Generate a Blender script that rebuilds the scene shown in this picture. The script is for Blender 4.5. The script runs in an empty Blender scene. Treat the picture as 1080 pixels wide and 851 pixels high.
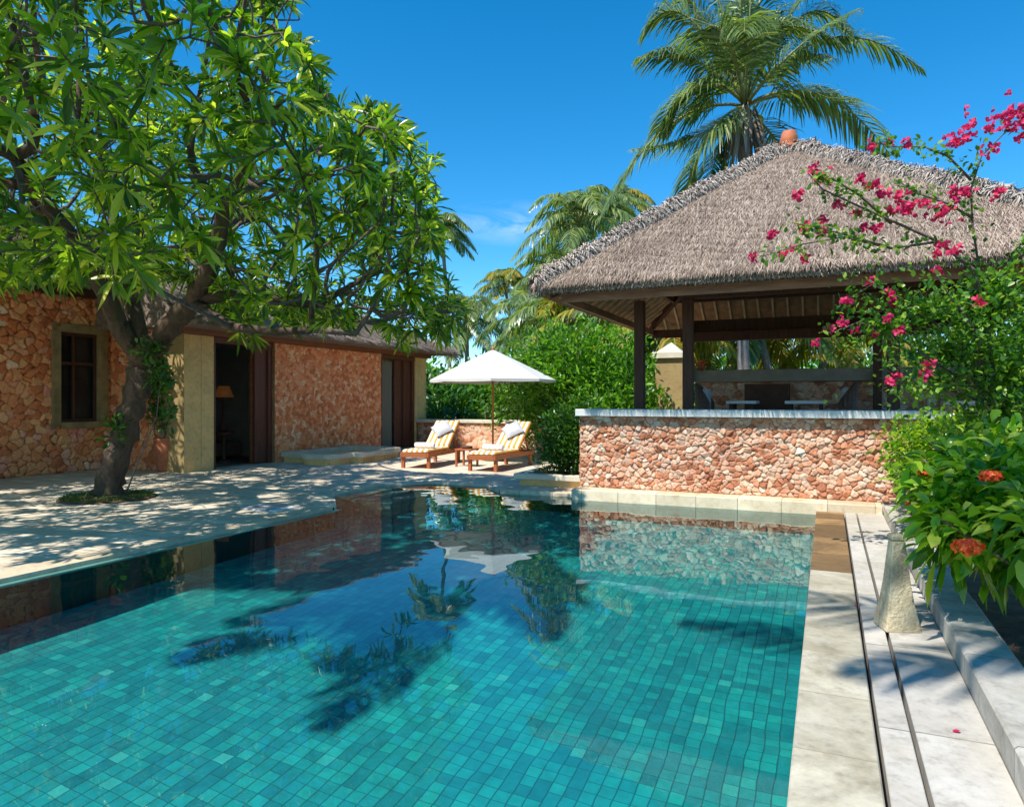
import bpy, math, random
import numpy as np
from mathutils import Vector, Matrix, noise
from mathutils.geometry import tessellate_polygon
random.seed(7); rng = np.random.default_rng(7)
sc = bpy.context.scene
COL = sc.collection
R = math.radians
# ------------------------------------------------------------------ camera frame
YAW = 24.2
FW = Vector((-math.sin(R(YAW)), math.cos(R(YAW)), 0)); RT = Vector((math.cos(R(YAW)), math.sin(R(YAW)), 0))
FPX = 740.0; HOR = 422.0; EYE = 1.45
def P(px, py, D):
    return FW*D + RT*((px-540)/FPX*D) + Vector((0, 0, EYE+(HOR-py)/FPX*D))
def proj(p):
    D = p[0]*FW.x+p[1]*FW.y
    l = p[0]*RT.x+p[1]*RT.y
    return 540+FPX*l/D, HOR-FPX*(p[2]-EYE)/D, D

# ------------------------------------------------------------------ node helpers
def new_mat(name):
    m = bpy.data.materials.new(name); m.use_nodes = True
    nt = m.node_tree
    return m, nt, nt.nodes['Principled BSDF']
def nd(nt, t, **kw):
    n = nt.nodes.new(t)
    for k, v in kw.items():
        if k.startswith('i_'):
            n.inputs[k[2:].replace('_', ' ')].default_value = v
        else: setattr(n, k, v)
    return n
def lk(nt, a, b): nt.links.new(a, b)
def ramp(nt, fac, stops, interp='LINEAR'):
    r = nt.nodes.new('ShaderNodeValToRGB'); r.color_ramp.interpolation = interp
    e = r.color_ramp.elements
    while len(e) < len(stops): e.new(0.5)
    for el, (p, c) in zip(e, stops):
        el.position = p; el.color = (*c, 1)
    lk(nt, fac, r.inputs[0]); return r.outputs[0]
def mixc(nt, fac, a, b, mode='MIX'):
    m = nt.nodes.new('ShaderNodeMix'); m.data_type = 'RGBA'; m.blend_type = mode
    for s, v in ((m.inputs[0], fac), (m.inputs[6], a), (m.inputs[7], b)):
        if hasattr(v, 'is_linked') or hasattr(v, 'node'): lk(nt, v, s)
        elif isinstance(v, (int, float)): s.default_value = v
        else: s.default_value = (*v, 1)
    return m.outputs[2]
def mth(nt, op, a, b=None, c=None):
    m = nt.nodes.new('ShaderNodeMath'); m.operation = op
    for s, v in zip(m.inputs, (a, b, c)):
        if v is None: continue
        if hasattr(v, 'node'): lk(nt, v, s)
        else: s.default_value = v
    return m.outputs[0]
def coord(nt, kind='Object', scale=(1, 1, 1), rot=(0, 0, 0)):
    tc = nt.nodes.new('ShaderNodeTexCoord'); mp = nt.nodes.new('ShaderNodeMapping')
    mp.inputs['Scale'].default_value = scale; mp.inputs['Rotation'].default_value = rot
    lk(nt, tc.outputs[kind], mp.inputs[0]); return mp.outputs[0]
def noi(nt, vec, scale, detail=4, rough=.55, dist=0):
    n = nd(nt, 'ShaderNodeTexNoise'); n.inputs['Scale'].default_value = scale; n.inputs['Detail'].default_value = detail
    n.inputs['Roughness'].default_value = rough; n.inputs['Distortion'].default_value = dist
    lk(nt, vec, n.inputs[0]); return n.outputs[0]
def bump(nt, bs, h, strength=.5, dist=.01, normal=None):
    b = nd(nt, 'ShaderNodeBump'); b.inputs['Strength'].default_value = strength; b.inputs['Distance'].default_value = dist
    lk(nt, h, b.inputs['Height'])
    if normal: lk(nt, normal, b.inputs['Normal'])
    lk(nt, b.outputs[0], bs.inputs['Normal']); return b.outputs[0]

def m_plain(name, c, rough=.6, var=.15, nscale=6, bmp=.2, bd=.004, metal=0, stretch=(1, 1, 1)):
    m, nt, bs = new_mat(name)
    v = coord(nt, 'Object', stretch)
    n = noi(nt, v, nscale)
    lo = tuple(x*(1-var) for x in c); hi = tuple(min(1, x*(1+var)) for x in c)
    lk(nt, ramp(nt, n, [(.3, lo), (.7, hi)]), bs.inputs['Base Color'])
    bs.inputs['Roughness'].default_value = rough; bs.inputs['Metallic'].default_value = metal
    if bmp: bump(nt, bs, noi(nt, v, nscale*5, 6), bmp, bd)
    return m
def m_stone(name, stops, mortar, scale=1.0):
    m, nt, bs = new_mat(name)
    at = nd(nt, 'ShaderNodeAttribute', attribute_name='stone')
    sp = nd(nt, 'ShaderNodeSeparateColor'); lk(nt, at.outputs['Color'], sp.inputs[0])
    base = ramp(nt, sp.outputs[0], stops)
    v = coord(nt, 'Object')
    n = noi(nt, v, 22*scale, 6, .65)
    base = mixc(nt, .45, base, ramp(nt, n, [(.3, (.16, .13, .12)), (.5, (.5, .5, .5)), (.72, (.92, .88, .84))]), 'OVERLAY')
    n2 = noi(nt, v, 1.1, 3)
    base = mixc(nt, .35, base, ramp(nt, n2, [(.35, (.35, .33, .32)), (.65, (.68, .66, .63))]), 'OVERLAY')
    fac = mth(nt, 'SMOOTH_MIN', mth(nt, 'MULTIPLY', sp.outputs[1], 2.8), 1.0, .2)
    col = mixc(nt, fac, mortar, base)
    lk(nt, col, bs.inputs['Base Color']); bs.inputs['Roughness'].default_value = .85
    bump(nt, bs, n, .5, .012)
    return m
def m_slab(name, c, bw=.5, bh=.5, joint=.006, vary=.12, jcol=(.25, .22, .17), stain=(.35, .3, .22), rot=0, bias=0, off=.5, blot=.5):
    m, nt, bs = new_mat(name)
    v0 = coord(nt, 'Object', rot=(0, 0, rot))
    wob = nd(nt, 'ShaderNodeVectorMath', operation='ADD'); lk(nt, v0, wob.inputs[0]); wob.inputs[1].default_value = (22, 0, 0)
    v = wob.outputs[0]
    br = nd(nt, 'ShaderNodeTexBrick'); br.offset = off
    br.inputs['Scale'].default_value = 1; br.inputs['Brick Width'].default_value = bw; br.inputs['Row Height'].default_value = bh
    br.inputs['Mortar Size'].default_value = joint; br.inputs['Mortar Smooth'].default_value = .3; br.inputs['Bias'].default_value = bias
    a = tuple(x*(1-vary) for x in c); b = tuple(min(.9, x*(1+vary)) for x in c)
    br.inputs['Color1'].default_value = (*a, 1); br.inputs['Color2'].default_value = (*b, 1); br.inputs['Mortar'].default_value = (*jcol, 1)
    lk(nt, v, br.inputs[0])
    n = noi(nt, v, 1.7, 6, .7, .4); n2 = noi(nt, v, 14, 6, .7)
    col = mixc(nt, ramp(nt, n, [(.42, (0, 0, 0)), (.66, (blot, blot, blot))]), br.outputs[0], stain)
    col = mixc(nt, .5, col, ramp(nt, n2, [(.3, (.22, .21, .19)), (.47, (.5, .5, .5)), (.8, (.68, .67, .64))]), 'OVERLAY')
    lk(nt, col, bs.inputs['Base Color']); bs.inputs['Roughness'].default_value = .75
    h = mth(nt, 'ADD', mth(nt, 'MULTIPLY', br.outputs[1], -1.0), mth(nt, 'MULTIPLY', n2, .5))
    bump(nt, bs, h, .6, .008)
    return m
def m_leaf(name, stops, trans=.35, rough=.4, tcol=1.6, spec=.5):
    m, nt, bs = new_mat(name)
    g = nd(nt, 'ShaderNodeNewGeometry')
    c = ramp(nt, g.outputs['Random Per Island'], stops)
    n = noi(nt, coord(nt), 1.2, 2)
    c = mixc(nt, .35, c, ramp(nt, n, [(.35, (.38, .38, .38)), (.65, (.62, .62, .6))]), 'OVERLAY')
    lk(nt, c, bs.inputs['Base Color']); bs.inputs['Roughness'].default_value = rough
    bs.inputs['Specular IOR Level'].default_value = spec
    tr = nd(nt, 'ShaderNodeBsdfTranslucent')
    lk(nt, mixc(nt, 1.0, c, (tcol, tcol*1.05, tcol*.45), 'MULTIPLY'), tr.inputs[0])
    mx = nd(nt, 'ShaderNodeMixShader'); mx.inputs[0].default_value = trans
    lk(nt, bs.outputs[0], mx.inputs[1]); lk(nt, tr.outputs[0], mx.inputs[2])
    lk(nt, mx.outputs[0], nt.nodes['Material Output'].inputs[0])
    return m
def m_island(name, stops, rough=.9):
    m, nt, bs = new_mat(name)
    g = nd(nt, 'ShaderNodeNewGeometry')
    c = ramp(nt, g.outputs['Random Per Island'], stops)
    n = noi(nt, coord(nt), .9, 5, .65)
    c = mixc(nt, .6, c, ramp(nt, n, [(.32, (.33, .31, .30)), (.66, (.66, .65, .64))]), 'OVERLAY')
    lk(nt, c, bs.inputs['Base Color']); bs.inputs['Roughness'].default_value = rough
    return m
def m_bark(name, lo, hi, scale=3, moss=None):
    m, nt, bs = new_mat(name)
    v = coord(nt, 'Object', (1, 1, .45))
    n = noi(nt, v, scale*3, 8, .7, .6); n3 = noi(nt, v, scale*1.2, 4)
    c = ramp(nt, n, [(.3, lo), (.7, hi)])
    if moss: c = mixc(nt, ramp(nt, n3, [(.5, (0, 0, 0)), (.62, (.7, .7, .7))]), c, moss)
    lk(nt, c, bs.inputs['Base Color']); bs.inputs['Roughness'].default_value = .9
    bump(nt, bs, n, .9, .03)
    return m

M = {}
M['barstone'] = m_stone('bar_rubble', [(0, (.33, .12, .06)), (.2, (.50, .20, .10)), (.45, (.60, .31, .19)), (.72, (.66, .42, .29)), (.9, (.57, .37, .26)), (1, (.72, .57, .44))], (.10, .06, .045))
M['housestone'] = m_stone('house_rubble', [(0, (.50, .13, .045)), (.3, (.72, .22, .08)), (.55, (.80, .31, .12)), (.8, (.84, .38, .16)), (.95, (.76, .27, .17)), (1, (.88, .66, .45))], (.06, .025, .012))
M['facadestone'] = m_stone('facade_rubble', [(0, (.62, .17, .06)), (.4, (.88, .29, .11)), (.75, (.92, .38, .17)), (1, (.92, .58, .36))], (.30, .09, .04), 1.5)
M['deck'] = m_slab('deck_paving', (.70, .60, .46), .42, .21, .009, .16, (.36, .30, .22), (.48, .38, .26), rot=R(0), blot=.8)
M['coping'] = m_slab('coping_stone', (.46, .42, .325), 60.0, .62, .004, .20, (.30, .26, .19), (.27, .235, .16), blot=.95)
M['walk'] = m_slab('walk_stone', (.49, .46, .41), 60.0, 1.15, .006, .12, (.2, .18, .15), (.38, .34, .27), blot=.85)
M['brownstone'] = m_slab('brown_stone', (.30, .18, .075), 60, .42, .006, .5, (.1, .06, .03), (.12, .07, .03), off=0, blot=.9)
M['limestone'] = m_plain('limestone', (.60, .53, .40), .8, .2, 4, .4, .006)
M['kerbstone'] = m_slab('kerb_stone', (.68, .57, .40), .55, 3, .005, .2, (.3, .25, .18), (.42, .3, .17), off=0, blot=.6)
M['palestone'] = m_plain('pale_slab', (.62, .63, .60), .65, .12, 5, .25)
M['curbstone'] = m_slab('curb_stone', (.50, .47, .41), 60, 1.05, .005, .15, (.2, .18, .15), (.25, .23, .18), blot=.95)
M['ochre'] = m_slab('ochre_block', (.84, .51, .20), 60, .42, .006, .12, (.3, .2, .08), (.4, .3, .12), rot=0)
M['mosswood'] = m_plain('window_surround', (.30, .20, .085), .8, .35, 4, .4)
M['wood_dark'] = m_plain('dark_timber', (.085, .032, .015), .7, .35, 5, .2, stretch=(6, 6, .6))
M['wood_door'] = m_plain('door_timber', (.13, .038, .018), .6, .3, 4, .2, stretch=(8, 8, .5))
M['wood_red'] = m_plain('red_timber', (.22, .07, .03), .5, .25, 5, .2, stretch=(1, .5, 5))
M['wood_teak'] = m_plain('teak', (.36, .10, .030), .45, .3, 6, .2, stretch=(6, 1, 6))
M['wood_pole'] = m_plain('pole_wood', (.42, .14, .04), .45, .2, 6, .1)
M['wood_fascia'] = m_plain('fascia_timber', (.30, .16, .10), .6, .3, 3, .3, stretch=(1, 1, 5))
M['batten'] = m_plain('batten', (.62, .44, .27), .6, .25, 5, .2)
M['mat'] = m_plain('woven_mat', (.33, .18, .085), .8, .35, 7, .3)
M['canvas'] = m_plain('white_canvas', (.62, .61, .575), .8, .04, 3, .1)
M['towel'] = m_plain('white_towel', (.80, .80, .78), .95, .05, 30, .6, .006)
M['pillow'] = m_plain('grey_cushion', (.46, .46, .48), .9, .08, 20, .3)
M['terracotta'] = m_plain('terracotta', (.48, .14, .055), .7, .25, 8, .3)
M['soil'] = m_plain('soil', (.17, .095, .055), .95, .4, 8, .9, .04)
M['earth'] = m_plain('garden_ground', (.10, .12, .04), .95, .4, .6, .5, .03)
M['core'] = m_plain('wall_core_stone', (.30, .17, .08), .9, .3, 6, .3)
M['glass'] = m_plain('dark_glass', (.02, .022, .022), .04, .2, 3, 0)
M['plaster'] = m_plain('interior_plaster', (.35, .32, .28), .9, .1, 3, .1)
M['curtain'] = m_plain('curtain', (.17, .16, .12), .9, .15, 3, .2, stretch=(12, 12, .3))
M['sofa'] = m_plain('sofa_cloth', (.18, .12, .08), .9, .15, 5, .1)
M['white'] = m_plain('white_top', (.72, .72, .70), .4, .05, 5, .05)
M['rattan'] = m_plain('dark_rattan', (.13, .065, .04), .6, .4, 30, .6)
M['darkpanel'] = m_plain('dark_panel', (.09, .04, .022), .85, .3, 5, .2)
M['sill_grey'] = m_plain('grey_slab', (.27, .24, .19), .6, .2, 4, .3)
M['metal'] = m_plain('grey_cover', (.42, .43, .43), .5, .1, 6, .1)
M['mould'] = m_plain('weathered_carving', (.52, .43, .27), .9, .3, 9, .9, .02)
M['slot'] = m_plain('drain_slot', (.012, .012, .012), .9, .2, 5, 0)
M['thatch'] = m_island('thatch_straw', [(0, (.09, .062, .044)), (.3, (.21, .153, .115)), (.7, (.33, .255, .198)), (1, (.50, .41, .33))])
M['thatchbase'] = m_plain('thatch_base', (.24, .18, .14), .95, .4, 14, .9, .03)
M['ridge'] = m_island('ridge_straw', [(0, (.13, .105, .085)), (.4, (.31, .26, .22)), (1, (.56, .50, .44))])
M['eavestraw'] = m_island('eave_straw', [(0, (.22, .16, .11)), (.5, (.38, .30, .23)), (1, (.52, .44, .36))])
M['bark'] = m_bark('frangipani_bark', (.022, .013, .008), (.16, .10, .062), 3, (.07, .06, .02))
M['bark_fine'] = m_bark('branch_bark', (.05, .035, .025), (.24, .18, .14), 4)
M['palmbark'] = m_bark('palm_bark', (.13, .11, .10), (.30, .27, .25), 3)
M['leaf_frangi'] = m_leaf('frangipani_leaf', [(0, (.028, .078, .010)), (.3, (.075, .165, .012)), (.65, (.19, .31, .018)), (.9, (.37, .46, .03)), (1, (.54, .54, .10))], .5, .28, 2.1)
M['leaf_hedge'] = m_leaf('hedge_leaf', [(0, (.035, .12, .01)), (.5, (.09, .235, .015)), (1, (.19, .38, .025))], .38, .33, 1.8)
M['leaf_dark'] = m_leaf('dark_leaf', [(0, (.018, .07, .01)), (.6, (.045, .14, .012)), (1, (.09, .22, .02))], .3, .35, 1.5)
M['leaf_ixora'] = m_leaf('ixora_leaf', [(0, (.035, .14, .008)), (.4, (.12, .29, .012)), (.75, (.26, .42, .02)), (1, (.46, .54, .08))], .42, .2, 1.7)
M['leaf_bou'] = m_leaf('bougainvillea_leaf', [(0, (.03, .11, .012)), (.5, (.08, .21, .018)), (.85, (.18, .33, .03)), (1, (.30, .42, .05))], .42, .4, 1.7)
M['bract'] = m_leaf('pink_bract', [(0, (.55, .01, .09)), (.5, (.72, .02, .14)), (.8, (.78, .05, .10)), (1, (.80, .08, .30))], .4, .6, 1.0)
M['bract'].node_tree.nodes['Translucent BSDF'].inputs[0].default_value = (.8, .05, .2, 1)
M['redflower'] = m_leaf('orange_red_petal', [(0, (.80, .05, .008)), (.6, (.92, .10, .01)), (1, (.95, .26, .03))], .2, .6, 1.0)
M['palmleaf'] = m_leaf('palm_leaflet', [(0, (.05, .10, .035)), (.5, (.15, .22, .07)), (.85, (.27, .33, .11)), (1, (.42, .44, .22))], .38, .3, 1.7, .7)
M['palmgold'] = m_leaf('golden_palm_leaflet', [(0, (.12, .16, .02)), (.5, (.32, .30, .03)), (.85, (.50, .38, .04)), (1, (.50, .25, .05))], .4, .4, 1.5)
M['palmdry'] = m_leaf('dry_sheath', [(0, (.12, .07, .04)), (.6, (.28, .22, .18)), (1, (.42, .36, .32))], .1, .8, 1.0)
M['rachis'] = m_plain('frond_stalk', (.20, .21, .06), .5, .2, 3, .1)
M['coconut'] = m_plain('green_coconut', (.22, .24, .03), .4, .25, 3, .1)
M['grass'] = m_leaf('grass_blade', [(0, (.05, .10, .01)), (1, (.14, .20, .03))], .3, .5)
# fix translucent link for bracts (pink light through pink bracts)
for k in ('bract', 'redflower'):
    nt = M[k].node_tree
    tr = nt.nodes['Translucent BSDF']
    for l in list(nt.links):
        if l.to_node == tr: nt.links.remove(l)
    tr.inputs[0].default_value = (.75, .03, .15, 1) if k == 'bract' else (.8, .1, .01, 1)

# striped cushion
def m_stripes():
    m, nt, bs = new_mat('striped_cloth')
    tc = nd(nt, 'ShaderNodeTexCoord'); sx = nd(nt, 'ShaderNodeSeparateXYZ'); lk(nt, tc.outputs['Object'], sx.inputs[0])
    f = mth(nt, 'FRACT', mth(nt, 'MULTIPLY_ADD', sx.outputs[0], 8.3, .25))
    s = mth(nt, 'GREATER_THAN', f, .5)
    lk(nt, mixc(nt, s, (.78, .74, .66), (.66, .30, .045)), bs.inputs['Base Color'])
    bs.inputs['Roughness'].default_value = .9
    bump(nt, bs, noi(nt, tc.outputs['Object'], 60), .3, .003)
    return m
M['stripe'] = m_stripes()

def m_pooltile():
    m, nt, bs = new_mat('green_pool_tile')
    geo = nd(nt, 'ShaderNodeNewGeometry'); pos = nd(nt, 'ShaderNodeSeparateXYZ'); lk(nt, geo.outputs['Position'], pos.inputs[0])
    nrm = nd(nt, 'ShaderNodeSeparateXYZ'); lk(nt, geo.outputs['Normal'], nrm.inputs[0])
    # horizontal run on walls: x+y, vertical: z ; floor: x,y
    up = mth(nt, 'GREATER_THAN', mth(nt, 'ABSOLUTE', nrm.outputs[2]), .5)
    def sel(a, b):   # up ? a : b
        return mth(nt, 'ADD', mth(nt, 'MULTIPLY', up, a), mth(nt, 'MULTIPLY', mth(nt, 'SUBTRACT', 1.0, up), b))
    x = sel(pos.outputs[0], mth(nt, 'ADD', pos.outputs[0], pos.outputs[1])); y = sel(pos.outputs[1], pos.outputs[2])
    C = .176
    nw = nd(nt, 'ShaderNodeTexNoise'); nw.inputs['Scale'].default_value = 3.5; nw.inputs['Detail'].default_value = 3; lk(nt, geo.outputs['Position'], nw.inputs[0])
    sw = nd(nt, 'ShaderNodeSeparateColor'); lk(nt, nw.outputs['Color'], sw.inputs[0])
    x = mth(nt, 'ADD', x, mth(nt, 'MULTIPLY_ADD', sw.outputs[0], .034, -.017)); y = mth(nt, 'ADD', y, mth(nt, 'MULTIPLY_ADD', sw.outputs[1], .034, -.017))
    u = mth(nt, 'DIVIDE', x, C/2); v = mth(nt, 'DIVIDE', y, C)
    iu = mth(nt, 'FLOOR', u)
    wn0 = nd(nt, 'ShaderNodeTexWhiteNoise', noise_dimensions='1D'); lk(nt, iu, wn0.inputs['W'])
    offs = mth(nt, 'MULTIPLY', mth(nt, 'FLOOR', mth(nt, 'MULTIPLY', wn0.outputs[0], 2.4)), .5)
    v = mth(nt, 'ADD', v, offs); iv = mth(nt, 'FLOOR', v)
    cb = nd(nt, 'ShaderNodeCombineXYZ'); lk(nt, iu, cb.inputs[0]); lk(nt, iv, cb.inputs[1])
    wn = nd(nt, 'ShaderNodeTexWhiteNoise', noise_dimensions='3D'); lk(nt, cb.outputs[0], wn.inputs[0])
    split = mth(nt, 'GREATER_THAN', wn.outputs[0], .25)       # most stones are halved into squares
    fv = mth(nt, 'FRACT', v); fu = mth(nt, 'FRACT', u)
    half = mth(nt, 'MULTIPLY', split, mth(nt, 'FLOOR', mth(nt, 'MULTIPLY', fv, 2)))
    fv2 = mth(nt, 'ADD', mth(nt, 'MULTIPLY', split, mth(nt, 'FRACT', mth(nt, 'MULTIPLY', fv, 2))), mth(nt, 'MULTIPLY', mth(nt, 'SUBTRACT', 1.0, split), fv))
    cb2 = nd(nt, 'ShaderNodeCombineXYZ'); lk(nt, iu, cb2.inputs[0]); lk(nt, iv, cb2.inputs[1]); lk(nt, half, cb2.inputs[2])
    wn2 = nd(nt, 'ShaderNodeTexWhiteNoise', noise_dimensions='3D'); lk(nt, cb2.outputs[0], wn2.inputs[0])
    # joint masks
    du = mth(nt, 'MULTIPLY', mth(nt, 'MINIMUM', fu, mth(nt, 'SUBTRACT', 1.0, fu)), C/2)
    lenv = mth(nt, 'SUBTRACT', C, mth(nt, 'MULTIPLY', split, C/2))
    dv = mth(nt, 'MULTIPLY', mth(nt, 'MINIMUM', fv2, mth(nt, 'SUBTRACT', 1.0, fv2)), lenv)
    d = mth(nt, 'MINIMUM', mth(nt, 'MULTIPLY', du, .75), mth(nt, 'MULTIPLY', dv, 1.25))
    joint = mth(nt, 'MULTIPLY', mth(nt, 'LESS_THAN', d, .0030), .75)
    col = ramp(nt, wn2.outputs[0], [(0, (.0, .235, .265)), (.2, (.002, .29, .31)), (.5, (.003, .34, .345)), (.8, (.004, .385, .37)), (.975, (.01, .43, .40)), (1, (.06, .52, .46))])
    n = noi(nt, geo.outputs['Position'], 9, 6, .7)
    col = mixc(nt, .55, col, ramp(nt, n, [(.28, (.3, .3, .3)), (.5, (.5, .5, .5)), (.75, (.7, .7, .7))]), 'OVERLAY')
    n2 = noi(nt, geo.outputs['Position'], .5, 3, .6)
    col = mixc(nt, .3, col, ramp(nt, n2, [(.35, (.3, .38, .5)), (.65, (.6, .62, .5))]), 'OVERLAY')
    col = mixc(nt, joint, col, (.0, .085, .10))
    col = mixc(nt, up, (.002, .055, .055), col)       # shade on the pool sides is put into their tile colour
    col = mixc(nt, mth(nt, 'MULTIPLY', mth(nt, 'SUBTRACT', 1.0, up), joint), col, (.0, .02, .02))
    lk(nt, col, bs.inputs['Base Color']); bs.inputs['Roughness'].default_value = .7
    return m
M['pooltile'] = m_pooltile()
def m_water():
    m = bpy.data.materials.new('pool_water'); m.use_nodes = True; nt = m.node_tree; nt.nodes.clear()
    g = nd(nt, 'ShaderNodeBsdfGlass'); g.inputs['IOR'].default_value = 1.42; g.inputs['Roughness'].default_value = 0
    g.inputs['Color'].default_value = (.86, 1, 1, 1)
    o = nd(nt, 'ShaderNodeOutputMaterial'); lk(nt, g.outputs[0], o.inputs[0]); return m
M['water'] = m_water()

# ------------------------------------------------------------------ object helpers
def thing(name, label, cat, loc=(0, 0, 0), group=None, rz=0):
    o = bpy.data.objects.new(name, None); COL.objects.link(o); o.location = loc; o.rotation_euler = (0, 0, rz)
    o['label'] = label; o['category'] = cat
    if group: o['group'] = group
    o.empty_display_size = .2
    return o
def tag(o, label, cat, group=None):
    o['label'] = label; o['category'] = cat
    if group: o['group'] = group
    return o
class MB:
    def __init__(s): s.v = []; s.f = []
    def add(s, vs, fs):
        b = len(s.v); s.v += [tuple(x) for x in vs]; s.f += [tuple(i+b for i in f) for f in fs]; return s
    def box(s, x0, x1, y0, y1, z0, z1, bev=0):
        if bev <= 0:
            v = [(x, y, z) for z in (z0, z1) for y in (y0, y1) for x in (x0, x1)]
            return s.add(v, [(0, 2, 3, 1), (4, 5, 7, 6), (0, 1, 5, 4), (1, 3, 7, 5), (3, 2, 6, 7), (2, 0, 4, 6)])
        b = bev   # chamfered on the vertical and top edges
        rings = []
        for z, i in ((z0, 0), (z1-b, 0), (z1, b)):
            rings.append([(x0+b, y0+i, z), (x1-b, y0+i, z), (x1-i, y0+b, z), (x1-i, y1-b, z), (x1-b, y1-i, z), (x0+b, y1-i, z), (x0+i, y1-b, z), (x0+i, y0+b, z)])
        vs = sum(rings, []); fs = [tuple(range(7, -1, -1)), tuple(range(16, 24))]
        for r in range(2):
            for k in range(8):
                fs.append((r*8+k, r*8+(k+1) % 8, r*8+8+(k+1) % 8, r*8+8+k))
        return s.add(vs, fs)
    def obox(s, c, ax, ay, az, hx, hy, hz):
        c = Vector(c)
        v = [c+ax*(hx*i)+ay*(hy*j)+az*(hz*k) for k in (-1, 1) for j in (-1, 1) for i in (-1, 1)]
        return s.add(v, [(0, 2, 3, 1), (4, 5, 7, 6), (0, 1, 5, 4), (1, 3, 7, 5), (3, 2, 6, 7), (2, 0, 4, 6)])
    def bar(s, a, b, w, h=None):
        a = Vector(a); b = Vector(b); h = h or w
        az = (b-a); L = az.length; az.normalize()
        up = Vector((0, 0, 1)) if abs(az.z) < .95 else Vector((1, 0, 0))
        ax = az.cross(up).normalized(); ay = ax.cross(az).normalized()
        return s.obox((a+b)/2, ax, ay, az, w/2, h/2, L/2)
    def tube(s, pts, rad, n=8, cap=True, jit=0):
        pts = [Vector(p) for p in pts]
        if not hasattr(rad, '__len__'): rad = [rad]*len(pts)
        base = len(s.v); prev = None
        for i, p in enumerate(pts):
            t = (pts[min(i+1, len(pts)-1)]-pts[max(i-1, 0)]).normalized()
            if prev is None:
                a = t.cross(Vector((0, 0, 1)))
                if a.length < .05: a = t.cross(Vector((1, 0, 0)))
                a.normalize()
            else:
                a = (prev-t*prev.dot(t)).normalized()
            prev = a; b = t.cross(a)
            for k in range(n):
                th = 2*math.pi*k/n; r = rad[i]*(1+(random.uniform(-jit, jit) if jit else 0))
                s.v.append(tuple(p+a*(math.cos(th)*r)+b*(math.sin(th)*r)))
        for i in range(len(pts)-1):
            for k in range(n):
                s.f.append((base+i*n+k, base+i*n+(k+1) % n, base+(i+1)*n+(k+1) % n, base+(i+1)*n+k))
        if cap:
            s.f.append(tuple(base+k for k in range(n-1, -1, -1))); e = base+(len(pts)-1)*n
            s.f.append(tuple(e+k for k in range(n)))
        return s
    def lathe(s, c, prof, n=20):
        base = len(s.v)
        for (r, z) in prof:
            for k in range(n):
                th = 2*math.pi*k/n; s.v.append((c[0]+r*math.cos(th), c[1]+r*math.sin(th), c[2]+z))
        for i in range(len(prof)-1):
            for k in range(n): s.f.append((base+i*n+k, base+i*n+(k+1) % n, base+(i+1)*n+(k+1) % n, base+(i+1)*n+k))
        s.f.append(tuple(base+k for k in range(n-1, -1, -1))); e = base+(len(prof)-1)*n
        s.f.append(tuple(e+k for k in range(n)))
        return s
    def prism(s, poly, z0, z1):
        n = len(poly)
        vs = [(x, y, z0) for x, y in poly]+[(x, y, z1) for x, y in poly]
        return s.add(vs, [tuple(range(n-1, -1, -1)), tuple(range(n, 2*n))]+[(k, (k+1) % n, n+(k+1) % n, n+k) for k in range(n)])
    def build(s, name, mat, parent=None, smooth=False, bevel=0):
        me = bpy.data.meshes.new(name); me.from_pydata(s.v, [], s.f); me.materials.append(mat)
        return link(name, me, parent, smooth, bevel)
def link(name, me, parent=None, smooth=False, bevel=0):
    me.validate(); me.update()
    if smooth: me.polygons.foreach_set('use_smooth', [True]*len(me.polygons))
    o = bpy.data.objects.new(name, me); COL.objects.link(o)
    if parent is not None:
        o.parent = parent
        p = parent; T = Vector((0, 0, 0))
        while p is not None:
            if p.type == 'EMPTY': T = T + Vector(p.location)
            p = p.parent
        if parent.type == 'EMPTY': o.matrix_parent_inverse = Matrix.Translation(-T)
    if bevel:
        b = o.modifiers.new('bevel', 'BEVEL'); b.width = bevel; b.segments = 2; b.limit_method = 'ANGLE'
    return o
def np_mesh(name, V, F, mat, parent=None, smooth=False):
    """V (n,3); F (m,k) array of one face size or list of arrays"""
    me = bpy.data.meshes.new(name)
    if not isinstance(F, list): F = [F]
    nl = sum(f.size for f in F); nf = sum(len(f) for f in F)
    me.vertices.add(len(V)); me.vertices.foreach_set('co', np.asarray(V, np.float32).ravel())
    me.loops.add(nl); me.loops.foreach_set('vertex_index', np.concatenate([f.ravel() for f in F]).astype(np.int32))
    me.polygons.add(nf)
    st = []; o = 0
    for f in F:
        k = f.shape[1]; st.append(np.arange(len(f))*k+o); o += f.size
    me.polygons.foreach_set('loop_start', np.concatenate(st).astype(np.int32))
    me.update(calc_edges=True); me.materials.append(mat)
    return link(name, me, parent, smooth)
def struct(o): o['kind'] = 'structure'; return o
def copy_tree(o, parent=None):
    c = o.copy(); COL.objects.link(c)
    if parent is not None: c.parent = parent
    for ch in list(o.children): copy_tree(ch, c)
    return c

def unit(a): return a/np.maximum(np.linalg.norm(a, axis=-1, keepdims=True), 1e-9)
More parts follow.
